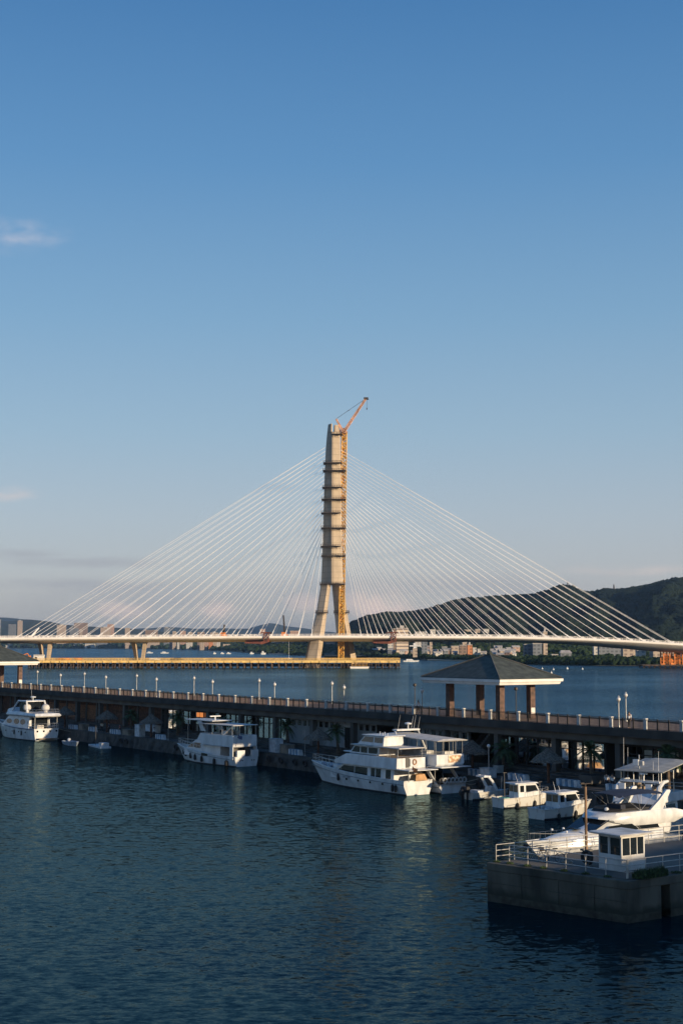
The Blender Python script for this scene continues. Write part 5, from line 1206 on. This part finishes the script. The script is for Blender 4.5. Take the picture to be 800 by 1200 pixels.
# local axes: X along the pier (away to the right), Y across (away to the left); origin at the near water corner
def pw(x, y, z=0): return PO+PA*x+PB*y+Vector((0,0,z))
def pl(v): d = Vector(v)-PO; return Vector((d.dot(PA), d.dot(PB), v[2]))
q1 = pl(p1_)
PIERC = mat('stained_pier_concrete', (.125,.115,.088), .9, col2=(.036,.036,.028), scale=.7, streak=3.5, bump=.5, bscale=3, lo=.36, hi=.64, detail=9)
def tide_band(m, z0, z1, col):
    t = m.node_tree; l = t.links.new; b = t.nodes['Principled BSDF']; src = b.inputs['Base Color'].links[0].from_socket
    tc = t.nodes.new('ShaderNodeTexCoord'); sp = t.nodes.new('ShaderNodeSeparateXYZ'); l(tc.outputs['Object'], sp.inputs[0])
    nz = t.nodes.new('ShaderNodeTexNoise'); nz.inputs['Scale'].default_value = 1.1; nz.inputs['Detail'].default_value = 8; l(tc.outputs['Object'], nz.inputs[0])
    a = t.nodes.new('ShaderNodeMath'); a.operation = 'MULTIPLY_ADD'; l(nz.outputs[0], a.inputs[0]); a.inputs[1].default_value = -.9; l(sp.outputs[2], a.inputs[2])
    mr = t.nodes.new('ShaderNodeMapRange'); l(a.outputs[0], mr.inputs[0]); mr.inputs[1].default_value = z1-.45; mr.inputs[2].default_value = z0-.45
    mx = t.nodes.new('ShaderNodeMix'); mx.data_type = 'RGBA'; l(mr.outputs[0], mx.inputs[0]); l(src, mx.inputs[6]); mx.inputs[7].default_value = (*col,1); l(mx.outputs[2], b.inputs['Base Color'])
tide_band(PIERC, .55, .95, (.030,.034,.024))
PTOP = mat('worn_pier_asphalt', (.085,.08,.072), .95, col2=(.14,.125,.10), scale=.35, bump=.2, bscale=6)
WETC = mat('wet_weedy_concrete', (.030,.034,.026), .5, var=.4, scale=2)
pier = thing('concrete_pier', 'broad stained concrete pier jutting into the harbour at the lower right', 'pier', PO, PRZ)
E = 70
nx = pl(on(773.5,1076)).x; nx1 = pl(on(783,1074)).x; print('NOTCH', nx, nx1)
out = [(0,0),(q1.x,q1.y),(E,q1.y),(E,0),(nx1,0),(nx1,1.2),(nx,1.2),(nx,0)]
m = MB().loft([[(x,y,-3) for x,y in out],[(x,y,.45) for x,y in out]]); m.build('wet_footing', WETC, pier)
m = MB().loft([[(x,y,.451) for x,y in out],[(x,y,1.95) for x,y in out]]); m.build('pier_body', PIERC, pier)
out2 = [(-.03,-.03),(q1.x-.03,q1.y+.03),(E,q1.y+.03),(E,-.03)]
MB().loft([[(x,y,1.951) for x,y in out2],[(x,y,PZ-.04) for x,y in out2]]).build('cap_slab', PIERC, pier, bevel=.05)
ins = [(.42,.42),(q1.x+.45,q1.y-.42),(E,q1.y-.42),(E,.42)]
MB().loft([[(x,y,PZ-.039) for x,y in ins],[(x,y,PZ+.0) for x,y in ins]]).build('pier_surface', PTOP, pier)
m = MB()
for zz in (1.2,): m.loft([[(x*1.0-.012 if x < 1 else x, y-.012 if y < .5 else y, z_) for x,y in [(0,0),(q1.x,q1.y),(q1.x+.2,q1.y),(.2,.2)]] for z_ in (zz,zz+.03)])
m.build('pour_joint', WETC, pier)
for k in (.22,.47,.74): MB().bar((q1.x*k-.02,q1.y*k-.004,.46),(q1.x*k-.02,q1.y*k-.004,1.94),.03).build('vertical_joint', WETC, pier)
# railings of galvanised pipe
RAILM = mat('galvanised_pipe', (.50,.48,.44), .5, .35, var=.12, scale=3)
def pipe_rail(label, pts, h=1.08, rows=3, step=1.55):
    t = thing('pipe_railing', label, 'railing', pw(*pts[0], PZ), PRZ); b = Vector((pts[0][0],pts[0][1],0)); P = [Vector((x,y,0))-b for x, y in pts]
    m = MB()
    for k in range(rows): m.path([p+Vector((0,0,h*(k+1)/rows)) for p in P], .028, 6)
    m.build('pipe_rail', RAILM, t)
    first = True
    for a, c in zip(P, P[1:]):
        n = max(1, round((c-a).length/step))
        for i in range(0 if first else 1, n+1): p = lerp(a,c,i/n); MB().tube(p, p+Vector((0,0,h)), .03, n=6).build('rail_post', RAILM, t)
        first = False
    return t
e1 = (q1.x+.5, q1.y-.45)
far_end = pl(on(800,1000,PZ))
pipe_rail('long pipe railing along the far edge of the pier beside the sleek yacht', [(e1[0]-.05,e1[1]+.1),(30,q1.y-.3)])
pipe_rail('pipe railing along the near end of the pier in front of the bicycles and booth', [(e1[0]+.55,e1[1]-.5),(.6,.6),(.62,.55)])
pipe_rail('short pipe railing right of the guard booth beside the grass tuft', [(.75,.62),(6.8,.62)])
# guard booth
bo = pl(on(728,1022.5,PZ)); BW, BD, BH = 2.05, 1.95, 2.2
BOOTHW = mat('booth_white_panel', (.62,.62,.60), .5, col2=(.40,.38,.34), scale=.9, streak=2.5, lo=.3, hi=.6)
booth = thing('guard_booth', 'small white guard booth with dark windows and flat overhanging roof on the pier', 'booth', pw(bo.x,bo.y,PZ), PRZ)
m = MB(); m.box(0,0,.05,BW,BD,1.0).build('lower_wall', BOOTHW, booth)
m = MB()
for x in (0,BW-.1):
    for y in (0,BD-.1): m.box(x,y,1.001,x+.1,y+.1,BH)
m.box(.101,0,BH-.16,BW-.101,.1,BH).box(.101,BD-.1,BH-.16,BW-.101,BD,BH).box(0,.101,BH-.16,.1,BD-.101,BH).box(BW-.1,.101,BH-.16,BW,BD-.101,BH)
for y in (.72,.84): m.box(.0,y+.25,1.001,.09,y+.31,BH-.161)
m.box(BW*.36,.0,1.001,BW*.36+.06,.09,BH-.161).box(BW*.66,.0,1.001,BW*.66+.06,.09,BH-.161)
m.build('window_frame', BOOTHW, booth)
MB().box(.04,.101,1.001,.05,BD-.101,BH-.161).build('window', GLASS, booth); MB().box(.101,.04,1.001,BW-.101,.05,BH-.161).build('window', GLASS, booth)
MB().box(BW-.05,.101,1.001,BW-.04,BD-.101,BH-.161).box(.101,BD-.05,1.001,BW-.101,BD-.04,BH-.161).build('window', GLASS, booth)
MB().box(.2,1.15,1.0,.26,1.4,1.95).build('curtain', mat('tan_curtain', (.35,.27,.2), .9), booth)
MB().loft([[(-.45,-.35,BH+.001),(BW+.35,-.35,BH+.001),(BW+.35,BD+.35,BH+.001),(-.45,BD+.35,BH+.001)],[(-.5,-.4,BH+.10),(BW+.4,-.4,BH+.10),(BW+.4,BD+.4,BH+.10),(-.5,BD+.4,BH+.10)],[(-.4,-.3,BH+.14),(BW+.3,-.3,BH+.14),(BW+.3,BD+.3,BH+.14),(-.4,BD+.3,BH+.14)]]).build('roof', BOOTHW, booth)
m = MB()
for y in (.001-.02,): m.box(.0,y,.35,BW,y+.018,.39).box(.0,y,.68,BW,y+.018,.72)
m.box(-.02,0,.35,-.002,BD,.39).box(-.02,0,.68,-.002,BD,.72).build('panel_joint', POSTM, booth)
# tall timber lamp pole
po = pl(on(686.5,997,PZ)); t = thing('lamp_pole', 'tall brown pole rising from the pier edge left of the guard booth', 'pole', pw(po.x,po.y,PZ), PRZ)
POLEM = mat('brown_weathered_pole', (.24,.15,.09), .8, var=.3, scale=3, streak=4)
MB().lathe([(.13,0),(.10,.3),(.085,4.3)],10).build('pole_shaft', POLEM, t, smooth=True); MB().lathe([(.05,4.301),(.06,4.5),(.02,4.52)],6).tube((-.45,0,4.5),(.5,0,4.5),.035).cbox((-.3,0,4.55),(.3,.12,.08)).build('pole_head', DARKST, t)
MB().box(-.3,-.3,0,.3,.3,.12).build('footing', BEAMM, t)
# bicycles
BIKEM = [mat('grey_bicycle_paint', (.10,.12,.13), .4, .3), BLACK, CHROME]
def bicycle(label, loc, rz, first=None):
    t = thing('bicycle', label, 'bicycle', loc, rz, 'bicycles against the pier railing')
    for x in (-.53,.53):
        m = MB(); n = 24; secs = []
        for i in range(n+1): a = 2*math.pi*i/n; secs.append([(x+(.32+.02*math.cos(b))*math.cos(a), .02*math.sin(b), .34+(.32+.02*math.cos(b))*math.sin(a)) for b in [2*math.pi*j/6 for j in range(6)]])
        m.loft(secs, cap=False); w_ = m.build('wheel', BLACK, t); s_ = MB()
        for i in range(10): a = 2*math.pi*i/10; s_.tube((x,0,.34),(x+.31*math.cos(a),0,.34+.31*math.sin(a)),.005,n=4)
        s_.build('spokes', CHROME, w_)
    m = MB(); J = dict(bb=(-.08,0,.30), seat=(-.22,0,.84), head=(.36,0,.88), low=(.40,0,.72), rear=(-.53,0,.34), front=(.53,0,.34))
    for a, b in (('bb','seat'),('bb','low'),('seat','head'),('head','low'),('low','front'),('bb','rear'),('rear','seat')): m.tube(J[a],J[b],.02,n=6)
    m.build('frame', BIKEM[0], t)
    MB().path([(.36,0,.88),(.34,0,1.02)],.018,6).path([(.22,.28,1.04),(.36,.16,1.03),(.36,-.16,1.03),(.22,-.28,1.04)],.016,6).build('handlebar', CHROME, t)
    MB().loft([[(-.38,-.08,.90),(-.38,.08,.90),(-.05,.02,.90),(-.05,-.02,.90)],[(-.38,-.07,.96),(-.38,.07,.96),(-.05,.015,.95),(-.05,-.015,.95)]]).build('saddle', BLACK, t)
    MB().box(.50,-.15,.78,.78,.15,1.0).build('basket', DARKST, t); MB().tube((-.08,-.12,.22),(-.08,.12,.40),.012).build('crank', CHROME, t)
    return t
b1 = pl(on(627,1008,PZ)); b2 = pl(on(646,1011.5,PZ))
bicycle('grey bicycle leaning by the pier railing, nearer the pier tip', pw(b1.x,b1.y,PZ), PRZ+R(128)); bicycle('grey bicycle leaning by the pier railing, nearer the pole', pw(b2.x,b2.y,PZ), PRZ+R(142))
# tyres and bags beside the booth
ti = pl(on(691,1015,PZ))
for k, (dx, dy, h) in enumerate(((0,0,0),(.25,.55,0))):
    o = ty0.copy(); COL.objects.link(o); o.location = pw(ti.x+dx, ti.y+dy, PZ+.5+h); o.rotation_euler = (R(6),0,PRZ+R(60+50*k)); o.scale = (.85,1,.85); o['label'] = 'black tyre leaning on the guard booth wall on the pier'; o['group'] = 'tyres beside the guard booth'
# grass tuft and weeds
GRASS = mat('green_weeds', (.055,.095,.030), .8, var=.35, scale=6)
def grass(label, spots, n, hmax):
    m = MB()
    for i in range(n):
        x, y, r = random.choice(spots); a = random.uniform(0,6.28); q = r*math.sqrt(random.random()); bx, by = x+q*math.cos(a), y+q*math.sin(a)
        h = hmax*random.uniform(.35,1)*(1.05-.6*q/r); d = random.uniform(0,6.28); l = random.uniform(.1,.45)*h; wd = .014
        dx, dy = math.cos(d), math.sin(d); p0 = Vector((bx,by,PZ)); p1 = p0+Vector((dx*l*.35,dy*l*.35,h*.6)); p2 = p0+Vector((dx*l,dy*l,h*(.95 if l < .3*h else .8))); s_ = Vector((-dy,dx,0))*wd
        m.add([p0-s_,p0+s_,p1+s_,p1-s_,p2], [(0,1,2,3),(3,2,4)])
    o = m.build('weeds', GRASS, kind='stuff'); o.location = PO; o.rotation_euler.z = PRZ; o['label'] = label; return o
gs = [(1.4,.25,.5),(2.0,.3,.6),(2.7,.3,.5),(3.3,.35,.45)]
grass('green weeds growing at the foot of the guard booth', gs, 2600, .85)
grass('low dry weeds along the pier edge', [(q1.x*k+.35, q1.y*k+.1, .25) for k in (.15,.3,.45,.6,.72,.85,.95)]+[(4.6,.3,.4),(5.6,.3,.3),(7,.25,.3)], 1500, .22)
# rusty gate
go = pl(on(772,1016,PZ)); t = thing('pipe_gate', 'rusty brown pipe gate closing the right end of the short railing', 'gate', pw(6.9,.62,PZ), PRZ)
GATEM = mat('rusty_pipe', (.30,.19,.11), .7, .2, var=.3, scale=4); m = MB()
for z in (.12,.55,1.15): m.tube((0,0,z),(2.0,0,z),.032)
for x in (0,.5,1.0,1.5,2.0): m.tube((x,0,.02),(x,0,1.15),.028)
m.path([(.1,0,.6),(.25,0,.95),(.5,0,1.08),(.75,0,.95),(.9,0,.6)],.025).build('gate_frame', GATEM, t); MB().tube((2.05,0,0),(2.05,0,1.3),.05).build('gate_post', GATEM, t)
# ------------------------------------------------------------------ H: sleek flybridge yacht behind the pier
NRZ = math.atan2(-.573,-.8195)
hbow = on(618,978,2.0); HL = 15.5
hs_ = hbow + PA*(HL+1.2)
bh = boat('flybridge_yacht', 'sleek white flybridge yacht with two tall arch fins and dark blue bimini behind the pier', 'boat', Vector((hs_.x,hs_.y,0))-PA*1.9-PB*.2, NRZ); bh.scale = (.90,.95,.80)
hb, zs = hull_parts(bh, HL, 4.6, 1.35, 1.95, rake=1.4, bul=.05, dk=WHITE, flare=.22, pointy=1.9, full=.35)
# long sloping coachroof and windscreen
def skin(secs, name, mt, parent, bevel=0): return MB().loft(secs).build(name, mt, parent, smooth=True)
def arc(x, w_, z0, z1, n=9): return [(x, w_*math.cos(math.pi*i/(n-1)), z0+(z1-z0)*math.sin(math.pi*i/(n-1))**.6) for i in range(n)]
skin([arc(x,w_,1.2,z) for x, w_, z in ((15.3,.25,1.86),(13.5,1.1,2.2),(11.8,1.6,2.45),(10.6,1.8,2.6))], 'foredeck_coachroof', WHITE, bh)
skin([arc(x,w_,1.3,z) for x, w_, z in ((10.7,1.82,2.5),(8.6,1.95,3.5),(8.3,1.97,3.55),(2.6,1.97,3.55),(2.2,1.9,3.5))], 'saloon', WHITE, bh)
skin([[(x, y*(1.012), z) for x, y, z in s_] for s_ in ([(10.62,-1.55,2.46),(10.62,1.55,2.46),(10.5,1.5,2.56),(10.5,-1.5,2.56)],[(8.75,-1.62,3.40),(8.75,1.62,3.40),(8.65,1.58,3.5),(8.65,-1.58,3.5)])], 'windscreen', GLASS, bh)
for sg in (1,-1):
    MB().loft([[(x,sg*1.9,z) for x, z in ((10.0,2.35),(8.8,2.95),(6.2,3.0),(5.4,2.35))],[(x,sg*2.03,z) for x, z in ((10.0,2.35),(8.8,2.95),(6.2,3.0),(5.4,2.35))]]).build('side_window', GLASS, bh)
    MB().loft([[(x,sg*1.9,z) for x, z in ((5.1,2.3),(5.7,3.0),(3.2,2.9),(2.8,2.3))],[(x,sg*2.03,z) for x, z in ((5.1,2.3),(5.7,3.0),(3.2,2.9),(2.8,2.3))]]).build('side_window', GLASS, bh)
# flybridge shell
fl = [[(9.4,.1,3.58),(9.4,-.1,3.58),(9.3,-.1,3.66),(9.3,.1,3.66)]]
def ring(xf, xa, wf_, wm, wa, zf, zm, za): return [(xf,-wf_,zf),(xf,wf_,zf),(xf-1.0,wm*.82,lerp(zf,zm,.4)),(6,wm,zm),(1.0,wm*1.02,zm),(xa,wa,za),(xa,-wa,za),(1.0,-wm*1.02,zm),(6,-wm,zm),(xf-1.0,-wm*.82,lerp(zf,zm,.4))]
MB().loft([ring(9.0,-.2,.8,2.02,1.8,3.42,2.75,3.05), ring(9.35,-.9,.95,2.2,2.05,3.52,3.2,3.35), ring(9.2,-1.0,.9,2.2,2.05,3.80,3.75,3.6), ring(8.9,-.9,.8,2.1,1.9,4.02,4.15,3.72), ring(8.6,-.6,.6,1.9,1.7,4.05,4.18,3.74)]).build('flybridge', WHITE, bh, smooth=True)
MB().loft([[(8.1,-1.0,4.08),(8.1,1.0,4.08),(7.2,1.62,4.19),(2.5,1.85,4.19),(2.5,-1.85,4.19),(7.2,-1.62,4.19)],[(7.9,-.95,4.30),(7.9,.95,4.30),(7.0,1.55,4.42),(2.5,1.75,4.40),(2.5,-1.75,4.40),(7.0,-1.55,4.42)]]).build('dark_screen', BLACK, bh)
for sg in (1,-1):
    pf = [(4.3,3.95),(2.5,3.95),(1.35,5.85),(1.4,6.0),(1.85,6.0),(2.9,5.0)]
    MB().loft([[(x,sg*2.06,z) for x, z in pf],[(x,sg*1.78,z) for x, z in pf]]).build('arch_fin', WHITE, bh, bevel=.05)
m = MB(); n = 8; secs = []
for i in range(n+1):
    x = lerp(1.8,7.6,i/n); zz = 5.75+.22*math.sin(math.pi*i/n); secs.append([(x,-1.8,zz-.22),(x,-1.2,zz-.02),(x,0,zz+.08),(x,1.2,zz-.02),(x,1.8,zz-.22),(x,1.2,zz-.07),(x,0,zz+.03),(x,-1.2,zz-.07)])
m.loft(secs).build('bimini', NAVY, bh, smooth=True)
m = MB()
for sg in (1,-1): m.tube((5.0,sg*1.85,4.15),(7.2,sg*1.75,5.7),.022).tube((5.0,sg*1.85,4.15),(3.2,sg*1.78,5.65),.022).tube((5.0,sg*1.85,4.15),(5.4,sg*1.78,5.75),.022)
m.build('bimini_frame', CHROME, bh)
MB().box(6.2,-.4,4.2,6.8,1.2,4.75).build('bridge_seat', NAVY, bh)
MB().ball((7.9,.6,4.35),.2,8,6).lathe([(.08,4.02),(.06,4.2)],8,(7.9,.6)).build('searchlight', WHITE, bh)
bow_rail(bh, HL, hb, zs, .60, .7, 1.4, (1.0,), .93, .011)
for s_ in (.72,.84): MB().ball((s_*HL,hb(s_)*.9,zs(s_)+.82),.12,8,6).ball((s_*HL,-hb(s_)*.9,zs(s_)+.82),.12,8,6).build('rail_fender', WHITE, bh)
MB().box(-1.3,-2.0,.3,-.02,2.0,.42).build('swim_platform', TEAK, bh)
MB().box(10.9,-.45,2.62,11.6,.45,2.68).build('deck_hatch', GLASS, bh)
antenna(bh, 1.2, -1.5, 4.1, 3.2, .02, .018)
# ---- I: sport fishing yacht with canopy behind it
is_ = on(764,898,5.9); ih = NRZ+R(16); is_ = is_ - Vector((math.cos(ih),math.sin(ih),0))*3.7
bi = boat('sport_fishing_yacht', 'white sport fishing yacht with grey canopy, antennas and radar behind the sleek yacht', 'boat', Vector((is_.x,is_.y,0)), ih)
hb, zs = hull_parts(bi, 12.5, 4.4, 1.3, 2.1, rake=1.2, bul=.2)
c1, wf = house(bi, [(2.5,1.0),(2.5,3.0),(7.4,3.0),(9.4,1.8),(9.4,1.0)], 1.85, 1.7, 'saloon', bevel=.06)
side_panes(c1, wf, [[(3.0,2.0),(3.0,2.8),(4.8,2.8),(4.8,2.0)],[(5.0,2.0),(5.0,2.8),(7.2,2.8),(8.2,2.05)]]); front_panes(c1, (9.2,1.95), (7.5,2.92), 1.4, 3)
house(bi, [(1.6,3.01),(1.4,3.15),(1.4,3.8),(6.6,3.8),(7.2,3.1),(7.2,3.01)], 1.95, 1.95, 'flybridge', bevel=.08)
MB().loft([[(1.0,-2.1,6.25),(6.4,-2.3,5.6),(6.4,2.3,5.6),(1.0,2.1,6.25)],[(1.0,-2.1,6.32),(6.4,-2.3,5.67),(6.4,2.3,5.67),(1.0,2.1,6.32)],[(1.1,-1,6.42),(6.3,-1,5.77),(6.3,1,5.77),(1.1,1,6.42)]]).build('canopy', mat('grey_canopy_cloth', (.30,.31,.30), .85, var=.1, scale=1.5), bi)
posts(bi, [(1.6,1.9),(1.6,-1.9),(3.6,1.9),(3.6,-1.9),(5.9,1.9),(5.9,-1.9)], 3.75, 5.66, .04)
for sg in (1,-1): MB().path([(6.9,sg*2.0,2.9),(6.5,sg*1.95,4.3),(5.6,sg*1.9,4.75),(4.6,sg*1.85,4.8)],[.22,.2,.18,.12],8).build('arch_leg', WHITE, bi, smooth=True)
MB().box(5.4,-1.85,4.7,6.2,1.85,4.86).build('arch_beam', WHITE, bi)
radar(bi, 6.0, .3, 4.86, .36); MB().tube((5.8,-.2,4.8),(5.8,-.2,7.0),.06).cbox((5.8,-.2,6.3),(.3,.8,.35)).build('signal_mast', POSTM, bi); MB().box(5.7,-.7,6.1,6.0,-.2,6.6).build('floodlight_box', WHITE, bi)
for x, y, h in ((6.0,1.7,2.6),(6.0,1.2,1.7),(5.8,-1.3,2.8),(5.6,-1.8,3.6)): antenna(bi, x, y, 4.8, h, .03, .022)
m = MB()
for i in range(10): m.cbox((random.uniform(3,6.2), random.uniform(-1.5,1.5), random.uniform(3.9,4.5)), (random.uniform(.3,.6),)*3, random.uniform(0,3))
m.build('bridge_gear', mat('tan_gear', (.42,.32,.22), .8, var=.3), bi)
for k, y in ((6.2,.9),(6.4,-1.5)): MB().loft([[(k,y-.2,3.8),(k+.3,y-.2,3.8),(k+.3,y+.3,3.8),(k,y+.3,3.8)],[(k,y-.25,4.6),(k+.2,y-.25,4.6),(k+.2,y+.3,4.6),(k,y+.3,4.6)]]).build('helm_seat', WHITE, bi)
rail(bi, [(1.5,1.9,3.8),(1.5,-1.9,3.8)], .6, (1.0,.5), .8); bow_rail(bi, 12.5, hb, zs, .6, .8, 1.2)
# ------------------------------------------------------------------ people
SKIN = mat('skin', (.42,.26,.18), .6, var=.05); HAIR = mat('black_hair', (.02,.017,.015), .6); CLOTHS = {'white': mat('white_shirt_cloth', (.70,.70,.68), .8, var=.05), 'dark': mat('dark_cloth', (.03,.032,.04), .85), 'red': mat('dull_red_cloth', (.36,.10,.08), .8), 'blue': mat('navy_shirt_cloth', (.05,.07,.14), .8)}
def person(label, loc, rz, shirt, trousers, sit=False, stride=.12, group=None):
    t = thing('person', label, 'person', loc, rz, group)
    dz = -.42 if sit else 0; kx = .42 if sit else .03
    J = {'pel':(0,0,.95+dz),'wa':(.0,0,1.12+dz),'ch':(.01,0,1.36+dz),'nk':(.01,0,1.48+dz),'hd':(.03,0,1.60+dz),'tp':(.02,0,1.71+dz)}
    V = [J['pel'],J['wa'],J['ch'],J['nk'],J['hd'],J['tp']]; Rr = [.13,.125,.14,.055,.085,.07]; Ed = [(0,1),(1,2),(2,3),(3,4),(4,5)]
    for sg in (1,-1):
        b = len(V); V += [(0,sg*.1,.90+dz),(kx+sg*stride*.4,sg*.11,.50+(.0 if not sit else 0)),(kx*.9-.02+sg*stride,sg*.12,.09),(kx+.14+sg*stride,sg*.13,.03)]; Rr += [.095,.062,.04,.04]; Ed += [(0,b),(b,b+1),(b+1,b+2),(b+2,b+3)]
        b = len(V); V += [(0,sg*.19,1.40+dz),(-.03+.05*sg,sg*.235,1.12+dz),(.08+.08*sg,sg*.24,.90+dz),(.11+.09*sg,sg*.235,.80+dz)]; Rr += [.058,.045,.034,.036]; Ed += [(2,b),(b,b+1),(b+1,b+2),(b+2,b+3)]
    def skinmesh(name, idx, grow, mt, parent):
        mp = {i: k for k, i in enumerate(idx)}; me = bpy.data.meshes.new(name); me.from_pydata([V[i] for i in idx], [(mp[a],mp[b]) for a, b in Ed if a in mp and b in mp], []); me.materials.append(mt)
        o = bpy.data.objects.new(name, me); COL.objects.link(o); o.parent = parent; o.modifiers.new('skin','SKIN'); s2 = o.modifiers.new('sub','SUBSURF'); s2.levels = s2.render_levels = 1
        for i in idx: sv = me.skin_vertices[0].data[mp[i]]; sv.radius = (Rr[i]*grow*(1.0), Rr[i]*grow); sv.use_root = (i == idx[0])
        return o
    body = skinmesh('body', list(range(len(V))), 1, SKIN, t)
    skinmesh('shirt', [1,0,2,10,11,18,19], 1.22, CLOTHS[shirt], body); skinmesh('trousers', [0,6,7,8,14,15,16], 1.2, CLOTHS[trousers], body)
    MB().ball((J['hd'][0]-.02,0,J['hd'][2]+.055), .105, 10, 7, .95).build('hair', HAIR, body, smooth=True)
    return t
person('person in a white shirt walking on the promenade left of the pavilion', q2w(q_at(489.5,-1.6),-1.6,FZ+.031), QRZ, 'white','dark')
person('person in a white shirt standing by the promenade railing beside the right lamps', q2w(q_at(735,-1.2),-1.2,FZ+.031), QRZ+2, 'white','dark')
person('person in white shirt and dark trousers in front of the right palm, left of two', q2w(q_at(707.5,2.6),2.6,QZ), QRZ+2.4, 'white','dark')
person('person in white shirt carrying nothing, right of two near the right palm', q2w(q_at(714,2.7),2.7,QZ), QRZ+2.8, 'white','dark')
person('person in white sitting figure under the second parasol, left of its post', q2w(q_at(121,3.0),3.0,QZ), QRZ, 'white','dark')
person('person in dark clothes under the second parasol, right of its post', q2w(q_at(129.5,2.9),2.9,QZ), QRZ+1, 'blue','dark')
person('person in dull red standing right of the second parasol', q2w(q_at(142,3.2),3.2,QZ), QRZ+1, 'red','dark')
person('person in pale shirt under the third parasol', q2w(q_at(182,3.2),3.2,QZ), QRZ+1, 'white','dark')

# ------------------------------------------------------------------ unseen building added right of the view to cast shade over the pier
hw = Vector((.669,.743,0)); ha = Vector((.743,-.669,0)); t = thing('added_shade_building', 'long four storey building added out of view to shade the pier', 'building', ha*16+hw*50, math.atan2(hw.y, hw.x))
MB().box(0,-16,0,56,0,15.3).build('wall', facade('shade_building_facade', (.45,.43,.40), (.06,.07,.08), 3.5, 3.6), t); MB().box(-.4,-16.4,15.301,56.4,.4,15.8).build('roof', ROOFM, t)
MB().box(-3,-19,-3,60,3,-.001 if False else 1.6).build('shade_building_plinth', PIERC, t)

ns = thing('added_shade_shed', 'tall timber shed with pitched roof, added out of view to shade a fishing boat', 'shed', pw(34.5,6.2,PZ), PRZ)  # unseen shed, added so its shadow falls on the nearer fishing boat
MB().box(0,0,0,6.6,3.6,5.0).build('wall', WOODD, ns); MB().prism_xz([(-.4,5.001),(7.0,5.001),(6.9,5.2),(3.3,6.4),(-.3,5.2)], -.4, 4.0).build('roof', ROOFT, ns)

t = thing('rope_coil', 'coil of grey rope lying on the pier beside the bicycles', 'rope', pw(pl(on(664,1012,PZ)).x, pl(on(664,1012,PZ)).y, PZ), PRZ)
m = MB()
for k in range(4): m.path([((.34-.05*(k%2))*math.cos(a_*.4), (.34-.05*(k%2))*math.sin(a_*.4), .03+.055*k) for a_ in range(17)], .03, 5)
m.build('coil', ROPE, t)
